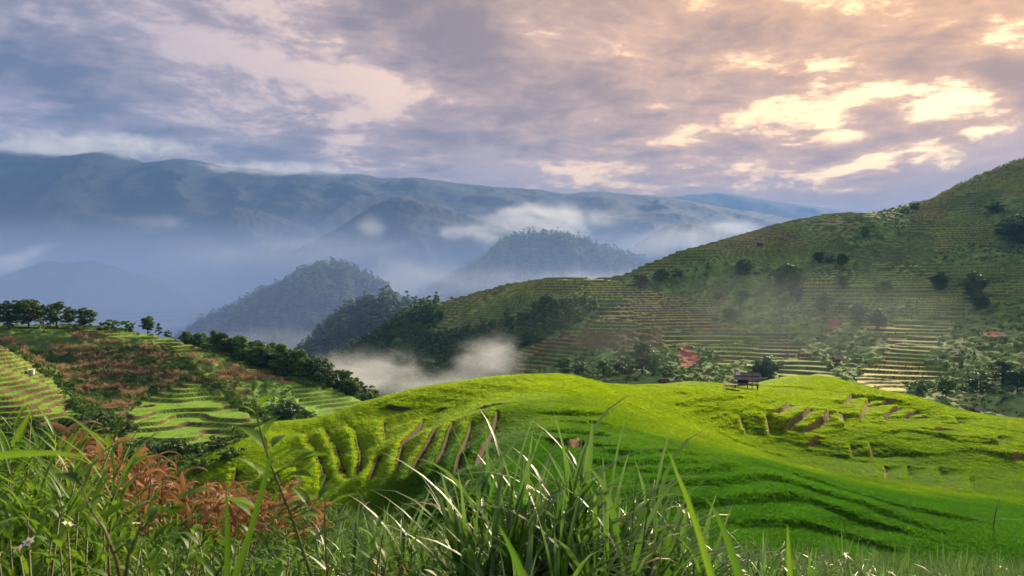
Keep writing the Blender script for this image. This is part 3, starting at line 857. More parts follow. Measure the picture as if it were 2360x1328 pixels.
def trunk_mesh(name, seed, h, rad, rx, nlimb=5, kind='tree'):
    r = random.Random(seed); mb = MB()
    if kind == 'fan':
        for k in range(9):
            a = r.uniform(0, 6.28); l = r.uniform(.1, .7)
            mb.tube([(math.cos(a) * .3, math.sin(a) * .3, -0.4), (math.cos(a) * rx * l * .4, math.sin(a) * rx * l * .4, h * .5), (math.cos(a) * rx * l, math.sin(a) * rx * l, h * .95)], [rad, rad * .8, rad * .3], 5)
    else:
        w1 = (r.uniform(-.3, .3), r.uniform(-.3, .3))
        mb.tube([(0, 0, -0.5), (w1[0] * .5, w1[1] * .5, h * .35), (w1[0], w1[1], h * .7), (w1[0] * .6, w1[1], h)], [rad * 1.3, rad, rad * .75, rad * .3], 7)
        for k in range(nlimb):
            a = 6.28 * k / nlimb + r.uniform(-.4, .4); z = h * r.uniform(.4, .75); l = rx * r.uniform(.55, .85)
            mb.tube([(w1[0] * .8, w1[1] * .8, z), (math.cos(a) * l * .5, math.sin(a) * l * .5, z + l * .35), (math.cos(a) * l, math.sin(a) * l, z + l * .75)], [rad * .55, rad * .4, rad * .15], 5)
    return mb.mesh(name, [m_bark])

TREES = {}
def tree_kind(key, seed, H, rx, rz, z0, ncl, per, leaf, mat, shape='dome', trad=0.16):
    TREES[key] = (trunk_mesh('trunk', seed, H * .8, trad, rx, 5, 'fan' if shape == 'fan' else 'tree'),
                  crown_mesh('crown', seed, rx, rz, z0, ncl, per, leaf, mat, shape), H)
tree_kind('round', 11, 8.0, 2.9, 3.7, 0.4, 84, 70, 0.26, m_leaf_dark)
tree_kind('broad', 12, 8.0, 3.3, 3.6, 0.5, 90, 70, 0.26, m_leaf_dark)
tree_kind('layered', 13, 8.5, 2.7, 3.8, 0.7, 74, 66, 0.26, m_leaf_dark)
tree_kind('slim', 14, 8.0, 1.9, 3.4, 1.0, 44, 60, 0.24, m_leaf_dark, 'tall')
tree_kind('mid', 15, 8.0, 2.8, 3.6, 0.5, 70, 66, 0.27, m_leaf_mid)
tree_kind('midtall', 16, 9.0, 2.2, 4.1, 0.7, 56, 66, 0.27, m_leaf_mid, 'tall')
tree_kind('bamboo', 17, 8.0, 3.6, 3.6, 0.1, 84, 60, 0.22, m_bamboo, 'fan', 0.06)
tree_kind('bambootuft', 18, 7.0, 3.2, 3.0, 0.1, 70, 60, 0.22, m_bamboo, 'fan', 0.06)
tree_kind('bush', 19, 3.0, 1.9, 1.2, 0.2, 26, 46, 0.2, m_leaf_mid, 'dome', 0.06)
tree_kind('lightbush', 20, 3.0, 2.0, 1.2, 0.2, 26, 46, 0.2, m_leaf_light, 'dome', 0.06)
tree_kind('gullybush', 22, 4.0, 2.2, 1.7, 0.3, 34, 56, 0.2, m_leaf_dark, 'dome', 0.08)

def tree(key, name, loc, height, wide, label, category='tree', group=None, rz=None):
    tm, cm, H = TREES[key]
    o = bpy.data.objects.new(name, None)
    o.empty_display_size = 0.2
    o.location = loc
    s_ = height / H
    o.scale = (s_ * wide, s_ * wide, s_)
    o.rotation_euler = (0, 0, random.uniform(0, 6.28) if rz is None else rz)
    tag(link(o), label, category, group)
    link(bpy.data.objects.new('trunk', tm), o)
    link(bpy.data.objects.new('crown', cm), o)
    return o
# ------------------------------------------------------------------ trees that can be told apart
RIDGE = [  # photo x, foot y, top y, kind, width factor, label
    (15, 752, 695, 'round', 1.15, 'large dark tree at the left end of the ridge row, cut by the frame'),
    (62, 755, 699, 'broad', 1.2, 'broad dark tree, second from the left in the ridge row'),
    (95, 756, 713, 'slim', 0.8, 'slim dark tree squeezed between two broad trees on the left ridge'),
    (126, 757, 705, 'layered', 1.25, 'tall dark tree with layered crown, fourth in the left ridge row'),
    (157, 758, 718, 'round', 0.85, 'smaller dark tree fused to the right of the layered one on the ridge'),
    (191, 760, 716, 'layered', 1.15, 'dark tree with flat leaning top standing alone at the right end of the ridge row'),
    (254, 762, 738, 'bush', 1.25, 'low rounded dark tree beyond the gap in the ridge row'),
    (287, 763, 742, 'bush', 0.95, 'small round dark tree between the low tree and the pair further right'),
    (337, 768, 731, 'round', 0.95, 'taller of the pair of dark trees where the ridge starts to fall'),
    (362, 771, 745, 'slim', 1.0, 'shorter right tree of the pair where the ridge starts to fall'),
    (383, 776, 759, 'gullybush', 0.9, 'low dark tree just right of the ridge pair'),
]
for px, py, top, key, wd, lab in RIDGE:
    x, y, z = ray_hit(left_hill_z, px, py - 1.5, 190, 232)
    h = (py - top) / F * y * 1.14
    tree(key, 'ridge_tree', (x, y + 1.0, z - 0.15), h + 0.3, wd, lab, 'tree', 'trees along the left ridge')
for px, py, top, key, lab in [(21, 760, 738, 'lightbush', 'pale green rounded bush below the leftmost ridge trees'), (227, 762, 752, 'gullybush', 'tiny dark bush in the gap of the ridge row'), (302, 764, 755, 'gullybush', 'tiny dark bush left of the taller ridge pair'), (174, 760, 746, 'gullybush', 'dark shrub at the foot of the lone ridge tree')]:
    x, y, z = ray_hit(left_hill_z, px, py - 1, 190, 232)
    tree(key, 'ridge_bush', (x, y, z - 0.1), (py - top) / F * y + .3, 1.0, lab, 'bush', 'bushes along the left ridge')

# belt of trees falling from the ridge into the valley
rb = np.random.default_rng(31)
cx_, cd_ = [400, 478, 594, 674, 755, 830, 900], [218, 213, 206, 202, 198, 198, 202]
tx_, th_ = [400, 430, 500, 570, 640, 700, 760, 810, 850, 880], [2.2, 3.2, 4.8, 6.6, 8.0, 7.4, 6.0, 4.4, 3.2, 2.4]
NB = 92
BELT = {'round': 'round-crowned dark tree', 'mid': 'mid-green rounded tree', 'midtall': 'tall narrow mid-green tree', 'broad': 'broad-crowned dark tree', 'layered': 'dark tree with a layered crown', 'gullybush': 'low bushy dark tree'}
bpx = np.sort(rb.uniform(412, 868, NB))
for i, px in enumerate(bpx):
    d = np.interp(px, cx_, cd_) + abs(rb.normal(0, 9)) + 1.5
    x = (px - CX) / F * d; z = float(left_hill_z(np.array([x]), np.array([d]))[0])
    h = float(np.interp(px, tx_, th_)) * rb.uniform(0.72, 1.12) + (d - np.interp(px, cx_, cd_)) * 0.12
    key = rb.choice(['round', 'mid', 'midtall', 'broad', 'layered', 'gullybush', 'midtall'])
    tree(str(key), 'belt_tree', (x, d, z - 0.3), h, rb.uniform(0.9, 1.2), BELT[str(key)] + ' in the tree belt down the left ridge', 'tree', 'trees in the belt down the left ridge')

# gully below the left hill
GULLY = [(200, 1000, 50, 'gullybush', 1.5, 'dark bush filling the gully under the left terraces'), (240, 985, 44, 'bamboo', 1.2, 'dark feathery clump at the top of the gully'), (285, 1005, 44, 'gullybush', 1.5, 'dark round bush in the middle of the gully'),
         (170, 985, 36, 'gullybush', 1.4, 'dark bush at the left end of the gully thicket'), (330, 1050, 52, 'bamboo', 1.3, 'dark bamboo clump above the dry maize'), (400, 1060, 60, 'bamboo', 1.4, 'big dark arching bamboo clump behind the dry maize'),
         (455, 1060, 46, 'mid', 1.3, 'green bush right of the dark bamboo in the gully'), (505, 1040, 44, 'gullybush', 1.4, 'dark bush below the small terraces'), (560, 1015, 30, 'bush', 1.3, 'green bush beside the banana plant'),
         (470, 1085, 40, 'bush', 1.4, 'low green bush at the bottom of the gully'), (530, 1060, 40, 'gullybush', 1.3, 'dark bush at the left foot of the rice knoll'), (300, 1075, 50, 'mid', 1.4, 'green bush low in the gully left of the bamboo')]
def gully_z(x, y):
    return np.maximum(np.maximum(left_hill_z(x, y), bank_z(x, y)), np.where((x > -60) & (y > 60), knoll_z(x, y), -99))
for px, py, hp, key, wd, lab in GULLY:
    x, y, z = ray_hit(gully_z, px, py, 70, 175)
    tree(key, 'gully_bush', (x, y, z - 0.3), hp / F * y, wd, lab, 'bush', 'bushes in the gully')
x, y, z = ray_hit(lambda a, b: left_hill_z(a, b), 655, 978, 120, 200)
tree('bamboo', 'bamboo_clump', (x, y, z - .3), 66 / F * y, 1.25, 'big dark rounded clump rising behind the left end of the rice knoll', 'bamboo', None)
x, y, z = ray_hit(lambda a, b: left_hill_z(a, b), 712, 972, 120, 200)
tree('gullybush', 'gully_bush', (x, y, z - .3), 26 / F * y, 1.2, 'small dark bush right of the big clump behind the knoll', 'bush', 'bushes in the gully')

# trees on the hill across the valley
RT = [(1716, 636, 36, 'bamboo', 'dark clump high on the slope below the long grassy rib'), (1819, 668, 54, 'mid', 'larger dark tree group above the middle gully'), (1800, 655, 36, 'bamboo', 'dark clump touching the tree above the middle gully'), (1835, 690, 30, 'gullybush', 'dark bush under the tree above the middle gully'),
      (1942, 668, 30, 'mid', 'small lone round tree among the upper terraces'), (1888, 606, 26, 'round', 'left dark tree of the upper terrace pair'), (1942, 612, 26, 'broad', 'right dark tree of the upper terrace pair'), (1915, 606, 18, 'gullybush', 'low dark bush joining the upper terrace pair'),
      (1994, 548, 26, 'mid', 'dark tree in the fold just under the skyline'), (2168, 668, 40, 'bamboo', 'dark spreading bamboo on the right terraces, left of the biggest clump'), (2242, 690, 56, 'bamboo', 'biggest dark bamboo clump on the right terraces'), (2257, 712, 40, 'bambootuft', 'dark bamboo tuft in front of the biggest clump'),
      (1898, 720, 42, 'bambootuft', 'left dark clump of the three along the lower gully'), (1981, 742, 42, 'bamboo', 'middle dark clump of the three along the lower gully'), (2023, 758, 44, 'bambootuft', 'right dark clump of the three along the lower gully'), (1940, 722, 26, 'gullybush', 'small dark bush between the lower gully clumps'),
      (1682, 738, 24, 'mid', 'small dark tree on the green shelf left of the middle gully'), (1480, 862, 66, 'layered', 'tall dark tree standing in the scrub behind the rice knoll'), (1510, 862, 44, 'mid', 'green tree right of the tall dark scrub tree'), (1440, 862, 40, 'gullybush', 'dark bush left of the tall scrub tree'),
      (1773, 872, 50, 'bamboo', 'dark green clump just behind the field hut knoll'), (1745, 872, 36, 'bambootuft', 'low clump left of the one behind the hut knoll'), (2350, 560, 60, 'bamboo', 'dark clump high at the right edge of the picture'), (2320, 545, 36, 'gullybush', 'dark bush left of the clump at the right edge'),
      (2109, 484, 18, 'gullybush', 'small dark tree breaking the right skyline'), (2085, 494, 14, 'gullybush', 'tiny bush on the skyline left of the small tree'), (1475, 665, 30, 'round', 'dark tree at the left end of the upper scrub strip'), (1524, 648, 26, 'broad', 'dark tree in the middle of the upper scrub strip'), (1560, 640, 20, 'gullybush', 'dark bush at the right end of the upper scrub strip'),
      (1367, 716, 22, 'round', 'dark tree on the rib left of the yellow terraces'), (1264, 716, 34, 'round', 'dark round tree at the top of the forest edge'), (1235, 722, 26, 'mid', 'tree left of the round one at the forest edge'), (1290, 712, 24, 'gullybush', 'bush right of the round tree at the forest edge'),
      (2296, 492, 24, 'gullybush', 'dark bush on the upper right slope'), (1711, 690, 22, 'bush', 'green bush above the green shelf'), (2040, 668, 20, 'bush', 'green bush on the terraces right of the lone round tree'), (1655, 690, 16, 'bush', 'small bush below the upper scrub strip'),
      (1300, 862, 34, 'mid', 'green tree at the left end of the scrub behind the knoll'), (1340, 866, 30, 'gullybush', 'dark bush in the scrub left of the tall tree'), (1390, 868, 34, 'mid', 'rounded green tree in the scrub behind the crest of the knoll'), (1545, 868, 30, 'bush', 'pale green bush below the red landslip'),
      (2260, 900, 40, 'gullybush', 'dark bush low on the right behind the knoll'), (2180, 915, 40, 'mid', 'dark tree above the far right end of the knoll'), (2310, 880, 46, 'layered', 'dark tree in the thicket at the lower right of the far hill'), (2345, 905, 50, 'round', 'dark tree at the right edge above the knoll'), (2120, 905, 30, 'bush', 'green bush right of the yellow terraces'),
      (1150, 800, 24, 'round', 'dark tree at the upper edge of the valley mist'), (1040, 686, 8, 'gullybush', 'tiny tree on the skyline where the terraces begin')]
for px, py, hp, key, lab in RT:
    x, y, z = ray_hit(right_hill_z, px, py, 265, 720)
    cat = 'bamboo' if key.startswith('bam') else ('bush' if 'bush' in key else 'tree')
    tree(key, {'bamboo': 'bamboo_clump', 'bush': 'hill_bush', 'tree': 'hill_tree'}[cat], (x, y, z - 0.4), hp / F * y * 1.2, random.uniform(1.0, 1.3), lab, cat, {'bamboo': 'bamboo clumps on the far hill', 'bush': 'bushes on the far hill', 'tree': 'trees on the far hill'}[cat])

# ------------------------------------------------------------------ masses: woods, scrub, dry maize
wood = [crown_mesh('wood_kind', 70 + i, 3.0, 2.8 + i * .5, 0.8, 13, 20, 0.62, mm, sh) for i, (mm, sh) in enumerate([(m_leaf_dark, 'dome'), (m_leaf_mid, 'dome'), (m_leaf_dark, 'tall'), (m_leaf_mid, 'tall')])]
scrubk = [crown_mesh('scrub_kind', 80 + i, 1.5, 0.7, 0.0, 8, 18, 0.34, mm, 'dome') for i, mm in enumerate([m_leaf_mid, m_leaf_light, m_leaf_dark])]

def on_mesh(ob, n, seed, cond=None):
    """random points over a grid mesh"""
    me = ob.data; r = np.random.default_rng(seed)
    v = np.zeros(len(me.vertices) * 3, np.float32); me.vertices.foreach_get('co', v); v = v.reshape(-1, 3)
    q = np.zeros(len(me.polygons) * 4, np.int32); me.polygons.foreach_get('vertices', q); q = v[q.reshape(-1, 4)]
    if cond is not None:
        q = q[cond(q.mean(1))]
    ar = np.linalg.norm(np.cross(q[:, 2] - q[:, 0], q[:, 3] - q[:, 1]), axis=1)
    k = r.choice(len(q), n, p=ar / ar.sum())
    a, b = r.uniform(0, 1, (2, n, 1))
    p = (q[k, 0] * (1 - a) + q[k, 1] * a) * (1 - b) + (q[k, 3] * (1 - a) + q[k, 2] * a) * b
    return p.T
def facing(c):      # the side turned to the valley, above the fog floor
    return c[:, 2] > -220
x, y, z = on_mesh(hill_c, 2600, 5, facing); scat('wood', x, y, z - .5, 0.9, 1.5, wood, 5)
x, y, z = on_mesh(hill_a, 6500, 6, facing); scat('wood', x, y, z - .5, 1.1, 1.9, wood, 6)
x, y, z = on_mesh(hill_b, 7000, 7, facing); scat('wood', x, y, z - .5, 1.6, 2.7, wood, 7)

def rnd_ground(n, px0, px1, d0, d1, seed):
    r = np.random.default_rng(seed)
    px = r.uniform(px0, px1, n); d = np.sqrt(r.uniform(d0 * d0, d1 * d1, n))
    return (px - CX) / F * d, d
x, y = rnd_ground(26000, 620, 2560, 270, 740, 8)
z, off, ris, f, jx, jy = right_hill_z(x, y, True)
forest = off & inpoly(jx, jy, R_TERR_OFF[0])
k = np.where(forest)[0][:3600]
scat('wood', x[k], y[k], z[k] - .6, 0.55, 1.15, wood, 8)
k = np.where(off & ~forest & ~anyof(jx, jy, R_FIELD) & ~anyof(jx, jy, R_SOIL) & (fbm(x / 16, y / 16, 801, 2) > -0.2))[0]
scat('scrub', x[k], y[k], z[k] - .2, 0.35, 1.0, [scrubk[0], scrubk[1], scrubk[0], scrubk[2]], 9)
k = np.where(~off & (ris > .5))[0][:1500]
scat('scrub', x[k], y[k], z[k] - .2, 0.25, 0.6, scrubk, 10)

m_dry = leaf_mat('dry_maize', (0.19, 0.088, 0.036), (0.38, 0.20, 0.095), 0.25, 0.7, 0.15, (0.5, 0.27, 0.1), c3=(0.48, 0.30, 0.17))
m_dry_far = leaf_mat('dry_maize_far', (0.38, 0.25, 0.13), (0.52, 0.38, 0.22), 0.3, 0.7, 0.15, (0.5, 0.34, 0.16))
def dry_tuft(seed):
    r = random.Random(seed); mb = MB()
    for k in range(5):
        bx, by = r.uniform(-.5, .5), r.uniform(-.5, .5); h = r.uniform(1.0, 1.7)
        mb.tube([(bx, by, 0), (bx + r.uniform(-.1, .1), by, h)], [.03, .012], 4)
        for j in range(4):
            blade(mb, (bx, by, h * r.uniform(.35, .95)), r.uniform(0, 6.28), r.uniform(.4, 1.0), r.uniform(1.2, 2.2), r.uniform(.4, .65), .11, 3, .2, r.uniform(-1, 1))
    return mb.mesh('dry_kind', [m_dry_far])
dryk = [dry_tuft(s_) for s_ in (1, 2, 3)]
x, y = rnd_ground(34000, -300, 900, 120, 236, 12)
z, on, ris, f, jx, jy = left_hill_z(x, y, True)
row = fbm(x / 14, z / 0.9 + y / 40, 295, 3)
indry = anyof(jx, jy, L_DRY) & ~on
r_ok = np.random.default_rng(99).random(len(x))
k = np.where(indry & (row > 0.08))[0][:1700]
scat('dry_maize_field', x[k], y[k], z[k] - .1, 0.55, 0.85, dryk, 13)
mead = anyof(jx, jy, L_MEADOW) & (r_ok < 0.86)
k = np.where(~on & ~mead & (~indry | (row < 0.2)) & (fbm(x / 7, y / 7, 811, 2) > -0.4) & ~((y > 208) & (pix(x, y, z)[0] < 410)))[0][:9000]
scat('scrub', x[k], y[k], z[k] - .15, 0.25, 0.65, [scrubk[0], scrubk[1], scrubk[1]], 14)
x, y = rnd_ground(3500, 250, 760, 80, 150, 15)
z = gully_z(x, y)
k = np.where((left_hill_z(x, y) > knoll_z(x, y) - 1.5) & ~anyof(*pix(x, y, z), L_TERR) & (y < 148) | (bank_z(x, y) >= z - .1))[0]
scat('scrub', x[k], y[k], z[k] - .2, 0.4, 1.1, scrubk, 15)

# ------------------------------------------------------------------ the rice itself
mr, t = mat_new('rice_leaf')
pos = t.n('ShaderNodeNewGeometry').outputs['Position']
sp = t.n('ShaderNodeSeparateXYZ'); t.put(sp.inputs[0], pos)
rip = t.math('ADD', t.math('MULTIPLY', sp.outputs[1], 1.0), t.math('MULTIPLY', t.noise(pos, 0.09, 3.0, 0.5), 36.0))  # ripeness tone that also paints the sunlit crown and the shaded near slope
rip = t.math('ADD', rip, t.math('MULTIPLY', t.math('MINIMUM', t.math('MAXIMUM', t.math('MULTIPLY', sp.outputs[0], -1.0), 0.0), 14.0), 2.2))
rip = t.math('MULTIPLY', t.ramp(rip, 86.0, 128.0), t.ramp(sp.outputs[2], -25.5, -19.0, 0.12, 1.0))  # greener low down: the bowl's shade is put into the rice colour
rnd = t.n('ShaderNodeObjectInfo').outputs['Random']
c = t.mix(rip, (0.038, 0.15, 0.006), (0.21, 0.37, 0.008))  # rip carries ripeness together with the painted sunlight and shade
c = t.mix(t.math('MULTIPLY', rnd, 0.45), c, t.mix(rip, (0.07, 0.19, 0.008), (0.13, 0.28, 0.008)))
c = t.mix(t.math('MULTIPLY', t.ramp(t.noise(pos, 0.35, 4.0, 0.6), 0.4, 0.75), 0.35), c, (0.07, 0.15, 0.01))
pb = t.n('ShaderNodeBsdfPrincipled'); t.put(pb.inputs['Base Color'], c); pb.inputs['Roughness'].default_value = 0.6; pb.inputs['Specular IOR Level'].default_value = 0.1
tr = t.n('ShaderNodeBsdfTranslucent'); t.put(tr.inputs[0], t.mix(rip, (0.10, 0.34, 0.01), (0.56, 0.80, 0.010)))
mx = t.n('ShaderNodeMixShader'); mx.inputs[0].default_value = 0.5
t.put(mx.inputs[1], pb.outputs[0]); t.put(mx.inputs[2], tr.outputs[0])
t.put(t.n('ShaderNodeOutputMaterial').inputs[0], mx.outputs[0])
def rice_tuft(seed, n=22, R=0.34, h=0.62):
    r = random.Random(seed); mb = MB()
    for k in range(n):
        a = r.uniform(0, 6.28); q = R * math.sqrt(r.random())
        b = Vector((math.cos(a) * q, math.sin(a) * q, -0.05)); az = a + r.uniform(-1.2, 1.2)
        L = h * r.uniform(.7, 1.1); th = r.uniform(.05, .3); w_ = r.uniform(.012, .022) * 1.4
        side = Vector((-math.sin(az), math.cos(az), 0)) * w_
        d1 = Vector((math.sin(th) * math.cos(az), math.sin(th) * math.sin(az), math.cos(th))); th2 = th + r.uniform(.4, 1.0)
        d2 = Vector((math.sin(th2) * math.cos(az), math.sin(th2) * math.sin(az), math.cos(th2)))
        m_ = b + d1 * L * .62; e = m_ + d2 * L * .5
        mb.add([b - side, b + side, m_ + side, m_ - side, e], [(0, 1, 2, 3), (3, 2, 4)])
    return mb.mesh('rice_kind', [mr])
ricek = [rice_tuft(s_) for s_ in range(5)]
r_ = np.random.default_rng(77)
n_try = 350000
px = r_.uniform(380, 2520, n_try); d = 43 + (205 - 43) * r_.uniform(0, 1, n_try) ** 1.25
x = (px - CX) / F * d; y = d
z, ris, f, amt = knoll_parts(x, y)
fall = (krbf(x, y + 1.5) - krbf(x, y - 1.5)) / 3.0
keep = (ris < .5) & (z > bank_z(x, y) + .05) & (z > -26.5) & (z > left_hill_z(x, y) - 0.3)
hx, hy, hz = ray_hit(knoll_z, 1723, 899, 120, 175)
keep &= ~((np.abs(x - hx) < 3.0) & (np.abs(y - hy) < 2.6)) & ~((np.abs(x - hx + 4.5) < 2.2) & (np.abs(y - hy + .3) < 1.0))
k = np.where(keep)[0]
sc = 0.80 + 0.45 * np.clip((y[k] - 60) / 100, 0, 1)
sc = sc * r_.uniform(.85, 1.15, len(k))
rot = np.stack([r_.normal(0, .06, len(k)), r_.normal(0, .06, len(k)), r_.uniform(0, 6.28, len(k))], 1)
hh = np.clip(1.0 + 0.25 * fbm(x[k] / 6, y[k] / 6, 821, 2), .6, 1.4) / np.maximum(1, sc * .85)
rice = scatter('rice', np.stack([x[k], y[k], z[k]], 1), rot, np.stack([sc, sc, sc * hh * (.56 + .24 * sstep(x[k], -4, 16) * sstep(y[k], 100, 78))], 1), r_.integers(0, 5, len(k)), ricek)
# ------------------------------------------------------------------ field hut and small built things
m_wood = plain_mat('weathered_wood', (0.055, 0.038, 0.028), (0.14, 0.10, 0.075), 3.0, 0.85, 0.5, (1, 6, 6))
m_plank = plain_mat('grey_planks', (0.12, 0.095, 0.10), (0.26, 0.21, 0.21), 3.0, 0.8, 0.5, (1, 8, 8))
m_tan = plain_mat('fresh_boards', (0.33, 0.19, 0.10), (0.52, 0.33, 0.20), 3.0, 0.8, 0.4, (1, 6, 6))
m_red = plain_mat('reddish_boards', (0.09, 0.04, 0.028), (0.19, 0.09, 0.06), 3.0, 0.85, 0.4, (1, 6, 6))
m_sheet = plain_mat('pale_sheet', (0.55, 0.53, 0.52), (0.72, 0.70, 0.69), 2.0, 0.6, 0.2)
m_thatch = plain_mat('thatch', (0.035, 0.022, 0.02), (0.10, 0.065, 0.055), 9.0, 0.95, 0.8, (1, 1, 5))

def part(name, parent, c, h, mat, rot=None):
    mb = MB(); mb.box(c, h, rot)
    o = mb.obj(name, [mat], parent, smooth=False)
    b = o.modifiers.new('bevel', 'BEVEL'); b.width = min(h) * 0.25; b.segments = 1
    return o
def post(name, parent, a, b, r0, mat):
    mb = MB(); mb.tube([a, [(p + q) / 2 for p, q in zip(a, b)], b], [r0 * 1.1, r0, r0 * .9], 7)
    return mb.obj(name, [mat], parent)

def root_at(name, loc, rz, label, cat, group=None):
    o = bpy.data.objects.new(name, None); o.location = loc; o.rotation_euler = (0, 0, rz); o.empty_display_size = .3
    return tag(link(o), label, cat, group)

rr = random.Random(5)
hut = root_at('field_hut', (hx, hy, hz + 0.75), math.radians(-14), 'open wooden field hut with grey plank roof on the rice knoll', 'hut')
for i, (ax, ay) in enumerate([(-1.75, -1.0), (-0.1, -1.0), (0.75, -1.0), (1.75, -1.0), (-1.75, 1.0), (0, 1.0), (1.75, 1.0)]):
    post('post', hut, (ax, ay, -1.3), (ax + rr.uniform(-.04, .04), ay, 1.62), 0.075, m_wood)
for k in range(6):
    part('floor_board', hut, (0.0, -1.05 + k * 0.41, 0.50), (1.95, 0.19, 0.035), m_tan if k < 2 else m_wood, Euler((0, 0, rr.uniform(-.01, .01))).to_matrix())
for ax in (-1.6, 0.0, 1.6):
    part('floor_beam', hut, (ax, 0, 0.40), (0.07, 1.2, 0.06), m_wood)
part('front_beam', hut, (0, -1.12, 0.30), (2.0, 0.05, 0.11), m_wood)
for k in range(5):
    part('wall_board', hut, (-0.85 + 0.0, 1.06, 0.66 + k * 0.2), (0.95, 0.02, 0.093), m_wood)
for k in range(5):
    part('wall_board', hut, (-1.8, 0.0, 0.66 + k * 0.2), (0.02, 1.0, 0.093), m_wood)
for k in range(5):
    part('wall_board', hut, (-0.82, -0.35, 0.64 + k * 0.2), (0.95, 0.02, 0.093), m_red)
part('rail', hut, (0.95, -1.02, 0.95), (0.85, 0.03, 0.04), m_wood)
for s_ in (-1, 1):                      # two slopes, each in two courses of planks
    tilt = Euler((s_ * -math.radians(-33), 0, 0)).to_matrix()
    for course in range(2):
        yc = s_ * (0.42 + course * 0.78); zc_ = 2.33 - (0.42 + course * 0.78) * math.tan(math.radians(33)) + (0.06 if course == 0 else 0)
        for k in range(9):
            ax = -2.06 + k * 0.515
            part('roof_plank', hut, (ax, yc + rr.uniform(-.03, .03), zc_ + rr.uniform(-.012, .012)), (0.245, 0.47, 0.018), m_plank, Euler((math.radians(33) * (1 if s_ < 0 else -1), 0, rr.uniform(-.03, .03))).to_matrix())
    post('roof_pole', hut, (-2.2, s_ * 0.82, 1.93), (2.2, s_ * 0.82, 1.93), 0.04, m_wood)
for ax in (-0.75, 0.85):
    post('ridge_tie', hut, (ax, -0.9, 1.88), (ax + .05, 0.05, 2.52), 0.035, m_wood)
post('ridge_pole', hut, (-2.25, 0, 2.40), (2.25, 0, 2.40), 0.06, m_wood)
part('roof_sheet', hut, (-1.75, -0.33, 2.24), (0.42, 0.36, 0.012), m_sheet, Euler((math.radians(33), 0, 0.05)).to_matrix())
for k in range(3):                      # gable infill at the right end
    part('gable_board', hut, (1.98, 0, 1.68 + k * 0.2), (0.02, 0.95 - k * 0.3, 0.09), m_wood)

def on_knoll(px, py, d0=60, d1=190):
    return ray_hit(knoll_z, px, py, d0, d1)
px_, py_, pz_ = on_knoll(1684, 896, 120, 175)
pile = root_at('plank_pile', (px_, py_, pz_ + .25), math.radians(-5), 'low pile of pale sawn boards left of the field hut', 'boards')
for k in range(6):
    part('board', pile, (rr.uniform(-.15, .15), -0.3 + 0.24 * (k % 3), 0.42 + 0.08 * (k // 3)), (1.25, 0.1, 0.035), m_tan, Euler((0, 0, rr.uniform(-.08, .08))).to_matrix())
part('bearer', pile, (-0.8, 0, 0.12), (0.07, 0.5, 0.26), m_wood); part('bearer', pile, (0.8, 0, 0.12), (0.07, 0.5, 0.26), m_wood)
x, y, z = on_knoll(1688, 905, 120, 175)
log = MB(); log.tube([(-1.2, 0, .5), (0, .05, .52), (1.2, -.05, .48)], [.12, .14, .11], 8)
lg = log.obj('fallen_log', [m_wood]); lg.location = (x, y, z); lg.rotation_euler = (0, math.radians(6), math.radians(-8)); tag(lg, 'dark log lying in the rice in front of the plank pile', 'log')
x, y, z = on_knoll(1669, 906, 110, 175)
fl = root_at('field_marker', (x, y, z), 0, 'orange cloth strip on a stake left of the hut', 'marker')
post('stake', fl, (0, 0, -.2), (0, 0, 1.0), .02, m_wood); part('cloth', fl, (0, -.02, .68), (.055, .012, .28), plain_mat('orange_cloth', (.75, .28, .03), (.85, .42, .05), 3, .8, .1))

def small_hut(name, loc, w_, h_, rz, label, roofmat, wallmat):
    o = root_at(name, loc, rz, label, 'hut', 'small far huts')
    for sx in (-1, 1):
        for sy in (-1, 1):
            post('post', o, (sx * w_ * .42, sy * w_ * .28, -.5), (sx * w_ * .42, sy * w_ * .28, h_ * .62), .08, m_wood)
    part('wall', o, (0, w_ * .28, h_ * .32), (w_ * .42, .04, h_ * .3), wallmat); part('wall', o, (-w_ * .42, 0, h_ * .32), (.04, w_ * .28, h_ * .3), wallmat)
    for s_ in (-1, 1):
        part('roof_slope', o, (0, s_ * w_ * .2, h_ * .78), (w_ * .54, w_ * .25, .05), roofmat, Euler((math.radians(30) * (1 if s_ < 0 else -1), 0, 0)).to_matrix())
    post('ridge_pole', o, (-w_ * .56, 0, h_ * .95), (w_ * .56, 0, h_ * .95), .06, m_wood)
    return o
x, y, z = on_knoll(1534, 889, 120, 190)
small_hut('thatched_shelter', (x, y + 1.5, z - .7), 1.9, 1.9, .3, 'small dark thatched shelter peeping over the crest of the rice knoll', m_thatch, m_wood)
for px, py, w_, rz, lab in [(1931, 840, 4.4, .1, 'grey roofed hut at the edge of the yellow terraces'), (1745, 634, 4.0, -.2, 'tiny pale hut beside the dark clump high on the far slope'), (1752, 568, 4.0, .1, 'tiny dark hut on the upper terraces near the skyline')]:
    x, y, z = ray_hit(right_hill_z, px, py, 265, 720)
    small_hut('far_hut', (x, y, z), w_, 2.8, rz, lab, m_plank, m_wood)
x, y, z = ray_hit(right_hill_z, 2254, 958, 200, 420)
small_hut('far_hut', (x, y, z), 3.6, 2.6, .2, 'low grey roof at the far right behind the end of the knoll', m_plank, m_wood)
x, y, z = ray_hit(left_hill_z, 72, 864, 130, 200)
shed = root_at('white_shed', (x, y, z), .25, 'small whitewashed shed with a dark opening on the left terraces', 'shed')
part('wall', shed, (0, 0, .45), (.55, .45, .55), m_sheet); part('roof', shed, (0, -.03, 1.03), (.64, .56, .035), m_sheet, Euler((.15, 0, 0)).to_matrix()); part('opening', shed, (-.08, -.46, .55), (.14, .012, .17), m_thatch)
x, y, z = ray_hit(left_hill_z, 757, 952, 140, 210)
